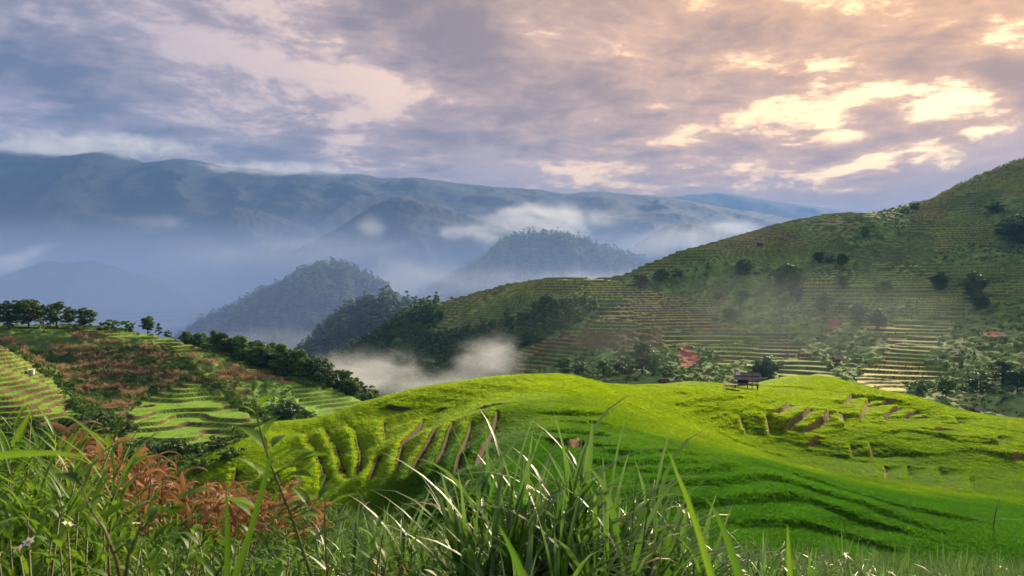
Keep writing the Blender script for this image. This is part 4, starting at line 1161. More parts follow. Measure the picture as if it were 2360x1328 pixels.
st = root_at('boundary_stake', (x, y, z), 0, 'pale stake standing at the edge of the lower rice, beyond the knoll', 'stake')
post('stake', st, (0, 0, -.3), (.05, 0, 1.3), .07, m_sheet)

x, y, z = on_knoll(2288, 1228, 44, 60)
fp = root_at('fence_post', (x, y, z), 0, 'thin crooked fence post with a wire at the lower right', 'post')
mb = MB(); mb.tube([(0, 0, -.3), (.10, 0, .8), (.22, 0, 1.5), (.30, 0, 1.9), (.52, 0, 2.5)], [.045, .04, .035, .03, .018], 7)
mb.tube([(.24, 0, 1.55), (.34, .03, 1.62)], [.02, .012], 5)
mb.obj('pole', [m_wood], fp)
m_wire = plain_mat('wire', (.16, .16, .15), (.24, .24, .23), 8, .6, .1)
mb = MB(); top = Vector((.24, 0, 1.0))
pts = [Vector((-4.4, 2.0, -.35)) * (1 - q) + top * q + Vector((0, 0, -.35 * math.sin(math.pi * q))) for q in np.linspace(0, 1, 12)] + [top + Vector((3.5 * q, 0, .02 * q)) for q in np.linspace(0.1, 1, 5)]
mb.tube(pts, [.007] * len(pts), 4); mb.obj('wire', [m_wire], fp)

for k, (a, b) in enumerate([((-150, 733), (1330, 655)), ((-150, 745), (1330, 660)), ((-150, 752), (1330, 668)), ((-150, 800), (900, 775))]):
    A = Vector(P(*a, 650)); B = Vector(P(*b, 720 if k < 3 else 800)); mb = MB()
    pts = [A * (1 - q) + B * q + Vector((0, 0, -6.0 * 4 * q * (1 - q))) for q in np.linspace(0, 1, 24)]
    mb.tube(pts, [.055] * len(pts), 4)
    tag(mb.obj('power_cable', [m_wood]), ['topmost of the three power cables crossing the misty valley', 'middle of the three power cables crossing the misty valley', 'lowest of the three power cables crossing the misty valley', 'single power cable low in the mist left of the wooded hill'][k], 'cable', 'power cables over the valley')
# ------------------------------------------------------------------ foreground plants
ORD = ['first', 'second', 'third', 'fourth', 'fifth', 'sixth', 'seventh', 'eighth', 'ninth', 'tenth', 'eleventh', 'twelfth', 'thirteenth', 'fourteenth', 'fifteenth', 'sixteenth', 'seventeenth', 'eighteenth', 'nineteenth', 'twentieth', 'twenty-first', 'twenty-second', 'twenty-third', 'twenty-fourth']
def gp(px, d):
    x = (px - CX) / F * d
    return x, d, float(bank_z(np.array([x]), np.array([d]))[0])
def child(name, mesh, parent, loc, rot, s_=1.0):
    o = bpy.data.objects.new(name, mesh); COL.objects.link(o); o.parent = parent
    o.location = loc; o.rotation_euler = rot; o.scale = (s_, s_, s_)
    return o

m_eleph = leaf_mat('silver_grass', (0.028, 0.105, 0.012), (0.07, 0.18, 0.02), 0.36, 0.42, 0.35, (0.17, 0.38, 0.025), c3=(0.30, 0.36, 0.20))
m_cane = leaf_mat('grass_cane', (0.10, 0.17, 0.03), (0.17, 0.20, 0.05), 0.1, 0.5, 0.3)
m_strawleaf = leaf_mat('straw_leaf', (0.40, 0.26, 0.13), (0.50, 0.36, 0.20), 0.3, 0.6, 0.3, (0.5, 0.32, 0.15))
m_reed = leaf_mat('reed_leaf', (0.05, 0.14, 0.012), (0.12, 0.235, 0.02), 0.42, 0.45, 0.25, (0.26, 0.46, 0.025), c3=(0.20, 0.33, 0.05))
m_weed = leaf_mat('weed_leaf', (0.022, 0.08, 0.01), (0.065, 0.155, 0.018), 0.33, 0.5, 0.2, (0.15, 0.30, 0.016), pos_scale=1.5)
m_weed_lt = leaf_mat('weed_leaf_light', (0.075, 0.18, 0.018), (0.13, 0.26, 0.025), 0.4, 0.5, 0.2, (0.26, 0.46, 0.025))
m_stem = leaf_mat('weed_stem', (0.12, 0.17, 0.03), (0.16, 0.10, 0.05), 0.1, 0.6, 0.3)
m_fern = leaf_mat('fern_leaf', (0.08, 0.19, 0.03), (0.15, 0.27, 0.04), 0.4, 0.5, 0.3, (0.26, 0.44, 0.04))
m_petal = leaf_mat('white_petal', (0.75, 0.75, 0.72), (0.8, 0.8, 0.78), 0.3, 0.6, 0.2, (0.8, 0.8, 0.75))
m_eye = plain_mat('flower_eye', (0.6, 0.35, 0.03), (0.75, 0.48, 0.05), 20, .8, .2)

def bladevar(n, seed, mat, L, W, th, dr, nseg=7, fold=.25, tw=.5, wmax=.3, name='blade_kind'):
    r = random.Random(seed); out = []
    for k in range(n):
        mb = MB()
        blade(mb, (0, 0, 0), 0, r.uniform(*th), r.uniform(*dr), r.uniform(*L), r.uniform(*W), nseg, fold, r.uniform(-tw, tw), wmax, curl=r.uniform(-.5, .5))
        out.append(mb.mesh(name, [mat]))
    return out
EB = bladevar(10, 1, m_eleph, (.62, 1.0), (.028, .044), (.18, .55), (.8, 1.9))
EBU = bladevar(4, 2, m_eleph, (.45, .75), (.026, .038), (.04, .16), (.15, .5))
ES = bladevar(3, 3, m_strawleaf, (.5, .8), (.02, .03), (.4, .9), (1.4, 2.3))
RB = bladevar(8, 4, m_reed, (.24, .40), (.017, .028), (.3, .8), (.8, 2.0), nseg=5)
CB = bladevar(8, 6, m_dry, (.40, .70), (.065, .115), (.35, .9), (1.3, 2.2), nseg=6, fold=.55, tw=1.8, name='maize_leaf_kind')

def cane_mesh(h, lean, rad, mat, seed):
    r = random.Random(seed); mb = MB()
    pts = [(lean * (q ** 1.6) * h, 0, q * h) for q in (0, .25, .5, .75, 1.0)]
    mb.tube(pts, [rad, rad * .95, rad * .85, rad * .6, rad * .25], 6)
    return mb.mesh('cane_kind', [mat])
CANES = [cane_mesh(1.0, l, .009, m_cane, i) for i, l in enumerate((.05, .15, .28, .4))]
LEANS = (.05, .15, .28, .4)

def grass_clump(px, d, h, label, group, ncane=9, nleaf=8, spread=.22, blades=EB, up=EBU, straw=ES, name='grass_clump', cat='grass', wind=0.0, seed=0, ls=1.0, hr=(.55, .8), sub=-.22):
    r = random.Random(seed * 131 + int(px)); loc = gp(px, d)
    o = root_at(name, (loc[0], loc[1], loc[2] - .05), 0, label, cat, group)
    for c in range(ncane):
        a = r.uniform(0, 6.28); q = spread * math.sqrt(r.random())
        bx, by = math.cos(a) * q, math.sin(a) * q
        li = r.choice((0, 0, 1, 1, 2, 3)); H = max(.2, h * r.uniform(*hr) + sub); az = a + r.uniform(-.6, .6)
        child('cane', CANES[li], o, (bx, by, 0), (0, 0, az), H)
        for j in range(nleaf):
            s_ = r.uniform(.12, 1.0) if j else 1.0
            lx = LEANS[li] * s_ ** 1.6 * H
            p = (bx + math.cos(az) * lx, by + math.sin(az) * lx, s_ * H)
            top = s_ > .86
            mesh = r.choice(up) if (top and r.random() < .55) else (r.choice(straw) if (straw and r.random() < .05) else r.choice(blades))
            child('blade', mesh, o, p, (r.uniform(-.15, .15), r.uniform(-.15, .15), r.uniform(0, 6.28)), ls * r.uniform(.75, 1.15) * (0.75 + .25 * h))
    return o
EG = [(1205, 5.2, 1.95, 'tallest silver-green grass clump in the centre foreground'), (1280, 4.8, 1.75, 'dense silver-green grass clump right of the tallest one'), (1350, 5.1, 1.65, 'bright grass clump in the middle of the centre group'), (1420, 5.4, 1.6, 'grass clump with bent blades right of the centre group middle'), (1500, 5.8, 1.45, 'grass clump at the right end of the centre group'), (1140, 5.6, 1.15, 'shorter grass clump at the left foot of the tallest one'),
      (1300, 4.2, 1.2, 'low dark grass clump at the bottom centre edge'), (1210, 4.0, 1.0, 'low grass clump at the bottom edge below the tallest one'),
      (850, 5.6, 1.32, 'dark green grass clump at the left of the lower middle'), (925, 5.3, 1.38, 'arching dark green grass clump left of the centre group'), (805, 6.2, 1.15, 'small grass clump at the left edge of the lower middle grasses'), (1000, 5.9, 1.0, 'grass clump between the arching one and the centre group'), (960, 4.4, .95, 'low grass clump at the bottom edge left of centre'), (1060, 4.6, .95, 'low grass clump at the bottom edge, nearly central')]
for i, (px, d, h, lab) in enumerate(EG):
    big = px > 1090 and h > 1.3
    grass_clump(px, d, h, lab, 'tall grass clumps in the foreground', 19 if big else 11, 13 if big else 10, .34 if big else .28, seed=i, sub=-.16 if big else -.18)
r = random.Random(3)
for i in range(24):
    q = i / 23; px = 1545 + q * 900 + r.uniform(-17, 17); d = r.uniform(5.6, 9.0)
    grass_clump(px, d, (1.08 - .55 * q) * r.uniform(.85, 1.1) + .03 * (d - 7), 'low silvery grass clump, %s from the left along the lower right edge' % ORD[i], 'grass clumps along the lower right edge', 7, 8, .3, seed=50 + i, ls=.85)

RE = [(-70, 4.2, 1.75), (-15, 4.4, 1.7), (30, 4.1, 1.6), (70, 4.5, 1.6), (110, 4.8, 1.5), (150, 5.2, 1.35), (190, 5.6, 1.2), (45, 5.6, 1.85), (-40, 5.8, 2.05), (150, 3.6, .85), (60, 3.3, 1.0), (-20, 3.0, 1.1), (100, 3.9, 1.15), (10, 3.6, 1.25), (220, 4.4, .85), (-45, 4.8, 1.8), (5, 5.0, 1.75), (52, 4.7, 1.62), (92, 5.2, 1.6), (132, 4.3, 1.25), (172, 4.8, 1.15), (80, 3.7, 1.1), (-5, 3.3, 1.15)]
RE.sort()
for i, (px, d, h) in enumerate(RE):
    grass_clump(px, d, h, 'bright yellow-green reed clump, %s from the left in the mass at the left edge' % ORD[i], 'reeds at the left edge', 10, 29, .34, RB, RB, None, 'reed_clump', 'reed', seed=90 + i, ls=1.1, hr=(.72, 1.0), sub=-.1)

# dry maize
def stalk_mesh(seed):
    r = random.Random(seed); mb = MB()
    p = [(0, 0, 0)]
    for k in range(1, 6):
        p.append((p[-1][0] + r.uniform(-.03, .03), p[-1][1] + r.uniform(-.03, .03), k * .29))
    mb.tube(p, [.016, .015, .014, .012, .009, .005], 6)
    for k in range(4):
        a = r.uniform(0, 6.28)
        blade(mb, p[-1], a, r.uniform(.2, .6), .4, .18, .008, 2)
    return mb.mesh('stalk_kind', [m_dry])
STALKS = [stalk_mesh(s_) for s_ in range(4)]
tops_x, tops_y = [130, 200, 300, 380, 450, 520, 600, 700, 800], [985, 1000, 1030, 1055, 1090, 1115, 1130, 1150, 1165]
r = random.Random(9)
for i in range(112):
    px = r.choice((r.uniform(135, 260), r.uniform(280, 400), r.uniform(420, 560), r.uniform(500, 760), r.uniform(290, 700)))
    d = r.uniform(9.5, 13.5); x, y, z = gp(px, d)
    ztop = (HY - np.interp(px, tops_x, tops_y) - r.uniform(-5, 45)) / F * d
    h = min(max(ztop - z, 1.0), 2.1); s_ = h / 1.5
    o = root_at('dry_maize', (x, y, z - .05), r.uniform(0, 6.28), 'withered brown maize stalk in the dry patch of the lower left foreground', 'maize', 'withered maize in the foreground')
    o.scale = (s_, s_, s_); o.rotation_euler = (r.uniform(-.12, .12), r.uniform(-.12, .12), r.uniform(0, 6.28))
    child('stalk', r.choice(STALKS), o, (0, 0, 0), (0, 0, 0))
    for k in range(7):
        child('leaf', r.choice(CB), o, (0, 0, .28 + .17 * k + r.uniform(-.04, .04)), (0, 0, r.uniform(0, 6.28)), r.uniform(.7, 1.1))

# leafy weeds
def leaf_kind(L, W, dr, fold, mat, n=4):
    mb = MB(); leafshape(mb, (0, 0, 0), 0, 1.05, L, W, dr, fold, n); return mb.mesh('leaf_kind', [mat])
WL = [leaf_kind(.085, .034, .5, .3, m_weed), leaf_kind(.07, .032, .8, .35, m_weed), leaf_kind(.10, .036, .7, .25, m_weed), leaf_kind(.09, .028, 1.0, .3, m_weed_lt)]
WLT = [leaf_kind(.08, .032, .6, .3, m_weed_lt), leaf_kind(.095, .038, .8, .35, m_weed_lt), leaf_kind(.065, .028, .4, .3, m_weed_lt)]
def stem_kind(seed, h=1.0):
    r = random.Random(seed); mb = MB(); p = [(0, 0, 0)]
    for k in range(1, 6):
        p.append((p[-1][0] + r.uniform(-.04, .04), p[-1][1] + r.uniform(-.04, .04), k * h / 5))
    mb.tube(p, [.007, .006, .0055, .005, .004, .002], 5)
    return mb.mesh('stem_kind', [m_stem]), p
STEMS = [stem_kind(s_) for s_ in range(5)]
def petal_mesh():
    mb = MB()
    for k in range(6):
        leafshape(mb, (0, 0, 0), k * 1.047, 1.3, .022, .013, .1, .1, 3)
    return mb.mesh('petal_kind', [m_petal])
def eye_mesh():
    mb = MB(); mb.tube([(0, 0, -.004), (0, 0, .002), (0, 0, .007)], [.004, .007, .003], 7); return mb.mesh('eye_kind', [m_eye])
PETAL, EYE = petal_mesh(), eye_mesh()
def weed(loc, h, label, group, kinds, seed, pairs=7, flower=False, name='leafy_weed', ls=1.0, tilt=.2):
    r = random.Random(seed); sm, pp = r.choice(STEMS)
    o = root_at(name, loc, r.uniform(0, 6.28), label, 'weed', group); o.rotation_euler = (r.uniform(-tilt, tilt), r.uniform(-tilt, tilt), r.uniform(0, 6.28)); o.scale = (h, h, h)
    child('stem', sm, o, (0, 0, 0), (0, 0, 0))
    for k in range(pairs):
        q = .18 + .8 * k / max(1, pairs - 1); i = min(4, int(q * 5)); f_ = q * 5 - i
        P0, P1 = Vector(pp[i]), Vector(pp[i + 1]); b = P0.lerp(P1, f_); az = k * 1.57 + r.uniform(-.3, .3)
        for s_ in (0, math.pi):
            child('leaf', r.choice(kinds), o, b, (r.uniform(-.2, .2), r.uniform(-.35, .15) - .25 * q, az + s_), ls / h * r.uniform(.8, 1.25) * (1.15 - .5 * q))
    if flower:
        fo = child('flower', PETAL, o, pp[-1], (r.uniform(-.5, .5), r.uniform(-.5, .5), 0), 1.0 / h)
        child('flower_eye', EYE, fo, (0, 0, 0), (0, 0, 0))
    return o
r = random.Random(21)
for i in range(112):
    px = r.uniform(-60, 1010); d = r.uniform(2.3, 6.5)
    x, y, z = gp(px, d)
    lim = np.interp(px, [0, 250, 450, 700, 1000], [1180, 1205, 1240, 1250, 1260]) + r.uniform(-25, 70)
    h = (HY - lim) / F * d - z
    h = min(max(h, .35), 1.5)
    weed((x, y, z - .04), h, 'leafy green weed in the thicket of the lower left foreground', 'weeds in the lower left foreground', WLT if r.random() < .3 else WL, 300 + i, 9 + int(h * 6), False, ls=1.3)
for i, (px, py, d) in enumerate([(132, 1232, 2.6), (84, 1262, 2.4), (96, 1272, 2.5), (28, 1270, 2.3), (335, 1220, 3.4), (560, 1225, 3.6)]):
    x, y, z = gp(px, d); h = (HY - py) / F * d - z
    weed((x, y, z), max(h, .4), ['white-flowered weed nearest the left, flower highest', 'white-flowered weed low at the far left', 'white-flowered weed just right of the low one', 'white-flowered weed at the extreme left edge', 'white-flowered weed under the dry maize', 'white-flowered weed right of the dry maize centre'][i], 'weeds with white flowers', WL, 500 + i, 7, True, 'flowering_weed', tilt=.0)

# the young shrub that stands up in front of the knoll
def shrub_at(path, d, leaves, label, name, rad=.0035, mat=m_stem, dstep=0.0, ls=.9):
    pts = [Vector(P(a, b, d + dstep * i)) for i, (a, b) in enumerate(path)]
    base = pts[0]; o = root_at(name, base, 0, label, 'shrub')
    mb = MB(); n = len(pts); mb.tube([p - base for p in pts], [rad * (1 - .75 * i / (n - 1)) for i in range(n)], 7)
    mb.obj('stem', [mat], o)
    rr_ = random.Random(len(path) * 7 + int(d * 10))
    for (a, b, az, L, kind) in leaves:
        p = Vector(P(a, b, d)) - base
        near = min(range(n - 1), key=lambda i: ((pts[i] + pts[i + 1]) / 2 - base - p).length)
        A, B = pts[near] - base, pts[near + 1] - base
        q = max(0, min(1, (p - A).dot(B - A) / max(1e-6, (B - A).length_squared))); foot = A.lerp(B, q)
        if (p - foot).length > .012:
            tw = MB(); tw.tube([foot, (foot + p) / 2 + Vector((0, 0, .004)), p], [rad * .4, rad * .3, rad * .22], 5); tw.obj('twig', [mat], o)
        child('leaf', (WLT if kind else WL)[rr_.randrange(3)], o, p, (rr_.uniform(-.25, .25), rr_.uniform(-.4, .1), math.radians(az)), L * ls)
    return o
shrub_at([(730, 1360), (705, 1290), (672, 1190), (640, 1110), (622, 1066), (608, 1020), (596, 975), (588, 930), (584, 905)], 1.75,
         [(640, 1060, 10, 1.0, 1), (668, 1076, 20, .95, 1), (690, 1070, 5, .9, 1), (652, 1105, -20, 1.0, 1), (622, 1110, 170, 1.0, 1), (600, 1096, 190, 1.1, 1), (690, 1100, -15, 1.0, 1), (616, 1040, 160, 1.15, 1), (628, 1030, 80, 1.0, 1), (606, 1010, 60, .9, 1), (598, 935, -40, .7, 1), (584, 905, 120, .4, 1), (590, 955, 200, .5, 1),
          (600, 1180, 200, 1.1, 1), (580, 1190, 170, 1.0, 1), (640, 1190, -20, 1.0, 1), (720, 1160, 20, 1.0, 1), (735, 1150, 60, .8, 1), (760, 1165, -10, 1.0, 1), (712, 1170, 150, .8, 1), (690, 1210, 200, .9, 0), (716, 1250, 10, .8, 0)],
         'slender young shrub with light green leaves rising before the rice knoll', 'young_shrub', rad=.0042, mat=m_cane, dstep=-.004)
shrub_at([(285, 1370), (268, 1290), (240, 1220), (205, 1168), (188, 1120)], 1.25,
         [(190, 1120, 160, 1.0, 0), (178, 1105, 60, 1.0, 1), (225, 1180, 200, .9, 0), (240, 1200, -20, .9, 0), (265, 1260, 200, .8, 0), (205, 1160, 40, .8, 1), (262, 1280, 0, .9, 0)], 'dark blurred weed stem leaning left close to the camera', 'near_weed', ls=.7)
shrub_at([(285, 1372), (296, 1280), (320, 1225), (355, 1195), (380, 1175)], 1.2,
         [(372, 1185, -60, 1.15, 0), (392, 1192, -40, 1.1, 0), (400, 1160, 30, .9, 1), (350, 1250, 0, .9, 0), (320, 1225, 190, .7, 0), (345, 1200, 100, .7, 0)], 'dark blurred weed stem leaning right with two big leaves close to the camera', 'near_weed', ls=.7)
shrub_at([(870, 1400), (868, 1310), (880, 1250), (872, 1215)], 2.3, [(872, 1215, 100, .6, 1), (860, 1240, 190, .8, 1), (893, 1240, -20, .8, 1), (850, 1285, 170, .8, 1), (884, 1268, 20, .8, 1)], 'small light green sprig before the dark grasses', 'small_sprig')
shrub_at([(760, 1400), (752, 1290), (748, 1200), (750, 1160), (742, 1120)], 2.6, [(742, 1120, 90, .7, 1), (735, 1150, 180, .7, 1), (760, 1170, 0, .7, 1), (744, 1195, 200, .9, 1), (770, 1210, 10, .9, 1), (735, 1240, 170, .9, 1), (768, 1250, 0, .9, 1)], 'yellow-green sprig right of the slender young shrub', 'small_sprig')
# fern
def frond_mesh(seed, L=.55):
    r = random.Random(seed); mb = MB(); pts = []
    for k in range(13):
        q = k / 12; th = .5 + 1.15 * q
        pts.append((pts[-1] + Vector((math.sin(th), 0, math.cos(th))) * L / 12) if pts else Vector((0, 0, 0)))
    mb.tube(pts, [.0035 * (1 - .8 * k / 12) for k in range(13)], 4)
    for k in range(2, 13):
        w_ = .17 * math.sin(math.pi * (k / 13) ** .7) + .02
        for s_ in (-1, 1):
            for j in range(5):
                b = pts[k] + Vector((.02 * j, s_ * w_ * j / 5, -.02 * (j / 5) ** 2))
                leafshape(mb, b, s_ * 1.2, 1.5, .045 * (1 - j * .12), .013, .2, .1, 3)
    return mb.mesh('frond_kind', [m_fern])
FR = [frond_mesh(s_) for s_ in range(2)]
for i, (px, d, lab) in enumerate([(780, 2.4, 'fern with arching fronds at the bottom edge, left of the dark grasses'), (690, 2.6, 'fern low at the bottom edge under the young shrub'), (850, 2.8, 'fern at the bottom edge against the dark grasses'), (600, 2.9, 'fern half hidden in the weeds at the bottom edge')]):
    x, y, z = gp(px, d); o = root_at('fern', (x, y, z + .28), 0, lab, 'fern', 'ferns at the bottom edge'); rq = random.Random(i)
    mb = MB(); mb.tube([(0, 0, -.35), (0, 0, .02)], [.02, .012], 6); mb.obj('crown_base', [m_stem], o)
    for k in range(9):
        child('frond', rq.choice(FR), o, (0, 0, 0), (rq.uniform(-.1, .1), rq.uniform(-.35, .1), 6.28 * k / 9 + rq.uniform(-.3, .3)), rq.uniform(.9, 1.4))
# long single leaves close to the camera
def near_blade(path, d, width, label, mat=m_reed):
    pts = [Vector(P(a, b, d)) for a, b in path]; base = pts[0]; mb = MB(); n = len(pts); vs = []; fs = []
    for i, p in enumerate(pts):
        a, b = pts[max(i - 1, 0)], pts[min(i + 1, n - 1)]; t_ = (b - a).normalized(); s_ = t_.cross(Vector((0, 1, 0))).normalized()
        hw = width * .5 * (1 - (i / (n - 1)) ** 1.8) + .0008
        vs += [p - base - s_ * hw + Vector((0, hw * .35, 0)), p - base, p - base + s_ * hw + Vector((0, hw * .35, 0))]
        if i < n - 1:
            o_ = 3 * i; fs += [(o_, o_ + 1, o_ + 4, o_ + 3), (o_ + 1, o_ + 2, o_ + 5, o_ + 4)]
    mb.add(vs, fs, [0] * len(vs)); o = mb.obj('grass_leaf', [mat]); o.location = base
    return tag(o, label, 'grass leaf', 'single long leaves close to the camera')
near_blade([(1655, 1420), (1640, 1330), (1615, 1240), (1585, 1150), (1560, 1090), (1543, 1045)], 1.3, .011, 'long blurred grass leaf leaning left before the green slope')
near_blade([(1725, 1420), (1705, 1330), (1680, 1250), (1655, 1190), (1628, 1148)], 1.6, .018, 'shorter pale grass leaf right of the long blurred one', m_eleph)
near_blade([(520, 1420), (522, 1330), (524, 1240), (522, 1160), (520, 1120)], 1.4, .011, 'upright dark grass leaf under the young shrub', m_weed)
near_blade([(520, 1420), (545, 1320), (578, 1220), (606, 1120), (625, 1050), (660, 1032), (700, 1038)], 1.5, .012, 'long dark grass leaf slanting right beside the young shrub', m_weed)
near_blade([(1225, 1420), (1205, 1330), (1180, 1270), (1150, 1210)], 1.5, .018, 'pale broad grass leaf at the bottom centre', m_eleph)
near_blade([(-30, 1052), (60, 1046), (130, 1044), (200, 1052)], 1.3, .011, 'horizontal blurred grass leaf at the left edge')
near_blade([(1820, 1420), (1822, 1330), (1818, 1260), (1815, 1210)], 1.7, .012, 'upright blurred grass leaf at the lower right')

# undergrowth filling the bank
def weed_mass(seed, mats, n=9, h=.5, L=(.07, .14)):
    r = random.Random(seed); mb = MB()
    for k in range(n):
        a = r.uniform(0, 6.28); q = .25 * math.sqrt(r.random()); hh_ = h * r.uniform(.5, 1.1); bx, by = math.cos(a) * q, math.sin(a) * q
        for j in range(8):
            zz = hh_ * r.uniform(.15, 1.0); leafshape(mb, (bx + r.uniform(-.03, .03), by + r.uniform(-.03, .03), zz), r.uniform(0, 6.28), r.uniform(.6, 1.4), r.uniform(*L), r.uniform(.03, .05), .6, .3, 3, 0, r.randrange(len(mats)))
    return mb.mesh('weed_kind', mats)
def grass_mass(seed, mat, n=26, L=(.4, .8), W=.014):
    r = random.Random(seed); mb = MB()
    for k in range(n):
        a = r.uniform(0, 6.28); q = .18 * math.sqrt(r.random())
        blade(mb, (math.cos(a) * q, math.sin(a) * q, 0), a + r.uniform(-1, 1), r.uniform(.05, .45), r.uniform(.5, 1.6), r.uniform(*L), W, 4)
    return mb.mesh('grass_kind', [mat])
UW = [weed_mass(i, [m_weed, m_weed_lt]) for i in range(4)] + [weed_mass(9, [m_weed], 12, .7), grass_mass(1, m_reed), grass_mass(2, m_weed)]
UG = [grass_mass(i + 5, m_eleph if i < 2 else m_weed, 26, (.45, .85), .02) for i in range(3)] + [weed_mass(19, [m_weed, m_weed_lt])]
rn = np.random.default_rng(41)
n = 4600; px = rn.uniform(-250, 1130, n); d = 1.9 + 31 * rn.uniform(0, 1, n) ** 1.5
x = (px - CX) / F * d; y = d; z = bank_z(x, y)
scat('undergrowth', x, y, z - .05, np.clip(.85 + .012 * d, .8, 1.3) * rn.uniform(.7, 1.2, n), 0, UW, 42)
n = 2300; px = rn.uniform(1000, 2560, n); d = 2.4 + 30 * rn.uniform(0, 1, n) ** 1.4
x = (px - CX) / F * d; y = d; z = bank_z(x, y)
scat('undergrowth', x, y, z - .05, np.clip(.55 + .03 * d, .6, 1.2) * rn.uniform(.7, 1.2, n), 0, UG, 43)
n = 5200; px = rn.uniform(-150, 1000, n); d = 30 + 92 * rn.uniform(0, 1, n) ** 1.2
x = (px - CX) / F * d; y = d; z = bank_z(x, y)
k = (z > knoll_z(x, y) - .3) & (z > left_hill_z(x, np.maximum(y, 100)) - 3)
scat('scrub', x[k], y[k], z[k] - .1, .35, .95, scrubk, 44)

# banana plant at the edge of the gully
x, y, z = ray_hit(gully_z, 537, 1012, 70, 175)
ban = root_at('banana_plant', (x, y, z), 0, 'small banana plant with broad upright leaves left of the rice knoll', 'banana plant')
mb = MB(); mb.tube([(0, 0, -.3), (0, 0, .7), (.03, 0, 1.3)], [.16, .13, .09], 8); mb.obj('stem', [m_cane], ban)
rq = random.Random(4)
for k in range(8):
    mb = MB(); blade(mb, (0, 0, 1.2), k * .8 + rq.uniform(-.2, .2), rq.uniform(.15, .7), rq.uniform(.6, 1.3), rq.uniform(1.3, 1.9), .42, 6, .3, 0, .45)
    mb.obj('leaf', [m_weed_lt], ban)
# ------------------------------------------------------------------ mist lying in the valley
def volume_box(name, lo, hi):
    x0, y0, z0 = lo; x1, y1, z1 = hi
    v = [(x0, y0, z0), (x1, y0, z0), (x1, y1, z0), (x0, y1, z0), (x0, y0, z1), (x1, y0, z1), (x1, y1, z1), (x0, y1, z1)]
    f = [(3, 2, 1, 0), (4, 5, 6, 7), (0, 1, 5, 4), (1, 2, 6, 5), (2, 3, 7, 6), (3, 0, 4, 7)]
    me = bpy.data.meshes.new(name); me.from_pydata(v, [], f)
    return bpy.data.objects.new(name, me)
def mist(px, py, d, hw, hh, depth, dens, freq, seed, cut=0.42, tilt=0.0, name='mist'):
    """a bank of cloud: closed ball of drifting vapour, thin at the rim"""
    c = P(px, py, d); sx, sz = hw / F * d, hh / F * d
    mb = MB(); V = []; Fs = []; nu, nv_ = 20, 12
    for i in range(nv_ + 1):
        for j in range(nu):
            a = math.pi * i / nv_; b = 2 * math.pi * j / nu
            V.append((math.sin(a) * math.cos(b), math.sin(a) * math.sin(b), math.cos(a)))
    for i in range(nv_):
        for j in range(nu):
            Fs.append((i * nu + j, (i + 1) * nu + j, (i + 1) * nu + (j + 1) % nu, i * nu + (j + 1) % nu))
    me = bpy.data.meshes.new(name); me.from_pydata(V, [], Fs); me.validate()
    o = bpy.data.objects.new(name, me); o.location = c; o.scale = (sx, depth, sz); o.rotation_euler = (0, tilt, 0)
    m, t = mat_new(name + '_vapour')
    tc = t.n('ShaderNodeTexCoord').outputs['Object']; pos = t.n('ShaderNodeNewGeometry').outputs['Position']
    r2 = t.vmath('LENGTH', tc)
    fallo = t.ramp(r2, 0.2, 1.0, 1.0, 0.0)
    mp = t.n('ShaderNodeMapping'); mp.inputs['Scale'].default_value = (0.5, 0.6, 1.0); t.put(mp.inputs[0], pos)
    n = t.noise(mp.outputs[0], freq * 1.15 / sz, 7.0, 0.66, 0.9, w=seed * 1.7)
    q = t.math('ADD', t.math('MULTIPLY', fallo, 0.62), t.math('MULTIPLY', t.math('SUBTRACT', n, 0.5), 3.0))
    q = t.ramp(q, cut - 0.35, cut + 0.50)
    q = t.math('MULTIPLY', q, t.math('MULTIPLY', fallo, dens))
    pv = t.n('ShaderNodeVolumePrincipled'); pv.inputs['Color'].default_value = (0.82, 0.90, 1.0, 1); pv.inputs['Anisotropy'].default_value = 0.25
    t.put(pv.inputs['Density'], q)
    t.put(t.n('ShaderNodeOutputMaterial').inputs[1], pv.outputs[0])
    me.materials.append(m)
    return tag(link(o), kind='stuff')
mist(850, 860, 400, 260, 85, 60, 0.022, 1.1, 1, .50)
mist(1750, 740, 290, 850, 190, 26, 0.0026, 0.5, 21, .25)
mist(1110, 835, 395, 170, 90, 40, 0.032, 1.2, 2, .54, -0.35)
mist(1000, 895, 350, 320, 50, 45, 0.020, 0.9, 3, .42)
mist(1270, 505, 2560, 290, 62, 150, 0.012, 0.8, 4, .42)
mist(1290, 545, 2290, 110, 34, 90, 0.008, 0.8, 24, .44)
mist(1110, 535, 2600, 190, 40, 110, 0.009, 0.8, 5, .45)
mist(1540, 570, 2900, 280, 84, 180, 0.008, 0.9, 6, .46)
mist(1690, 530, 3000, 140, 36, 140, 0.007, 0.9, 7, .45)
mist(856, 524, 3000, 64, 56, 80, 0.006, 0.8, 8, .46)
mist(360, 514, 3400, 120, 34, 140, 0.0025, 0.8, 9, .48)
mist(20, 606, 2600, 170, 34, 100, 0.011, 0.8, 10, .44, -0.32)
mist(960, 660, 1850, 300, 100, 220, 0.004, 0.9, 11, .44)
mist(1270, 660, 1750, 380, 70, 200, 0.005, 0.8, 12, .40)
mist(620, 800, 1150, 330, 80, 150, 0.005, 0.8, 13, .40)
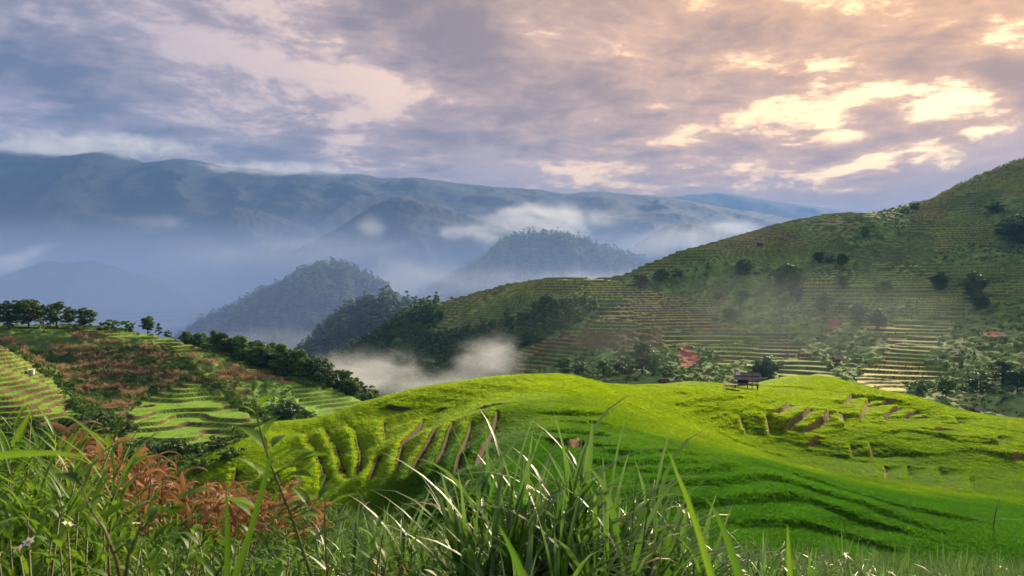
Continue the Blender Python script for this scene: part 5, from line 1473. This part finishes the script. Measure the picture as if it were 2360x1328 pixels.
mist(180, 338, 6100, 520, 44, 500, 0.004, 1.2, 15, .48)
mist(640, 392, 6000, 360, 34, 400, 0.003, 1.2, 16, .50)
mist(690, 590, 2900, 520, 90, 320, 0.0013, 0.8, 17, .44)

# the milky air that fills the valley itself, thickest low down
vm = volume_box('valley_mist', (-5200, 520, -419), (2600, 6200, 925))
m, t = mat_new('valley_vapour')
sp = t.n('ShaderNodeSeparateXYZ'); t.put(sp.inputs[0], t.n('ShaderNodeNewGeometry').outputs['Position'])
lift = t.math('MULTIPLY', t.math('MAXIMUM', t.math('SUBTRACT', sp.outputs[1], 2200.0), 0.0), 0.11)      # the milky layer climbs with the far slopes
low_ = t.ramp(t.math('SUBTRACT', sp.outputs[2], lift), -300.0, 240.0, 1.0, 0.0)
edge_ = t.math('MULTIPLY', t.ramp(sp.outputs[1], 520.0, 1000.0), t.ramp(sp.outputs[1], 4000.0, 6200.0, 1.0, 0.0))
side_ = t.math('MULTIPLY', t.ramp(sp.outputs[0], 1200.0, 2600.0, 1.0, 0.0), t.ramp(sp.outputs[0], -5200.0, -3400.0))
pv = t.n('ShaderNodeVolumePrincipled'); pv.inputs['Color'].default_value = (0.28, 0.44, 0.84, 1); pv.inputs['Anisotropy'].default_value = 0.1
t.put(pv.inputs['Density'], t.math('MULTIPLY', t.math('MULTIPLY', low_, 0.0017), t.math('MULTIPLY', edge_, side_)))
t.put(t.n('ShaderNodeOutputMaterial').inputs[1], pv.outputs[0])
vm.data.materials.append(m)
tag(link(vm), kind='stuff')
# ------------------------------------------------------------------ air: even haze round everything
haze = volume_box('haze', (-15000, -3000, -422), (15000, 14500, 1330))
m, t = mat_new('haze_air')
pv = t.n('ShaderNodeVolumePrincipled')
pv.inputs['Color'].default_value = (0.12, 0.28, 0.66, 1)
pv.inputs['Density'].default_value = 0.000105
pv.inputs['Anisotropy'].default_value = 0.12
t.put(t.n('ShaderNodeOutputMaterial').inputs[1], pv.outputs[0])
haze.data.materials.append(m)
tag(link(haze), kind='stuff')
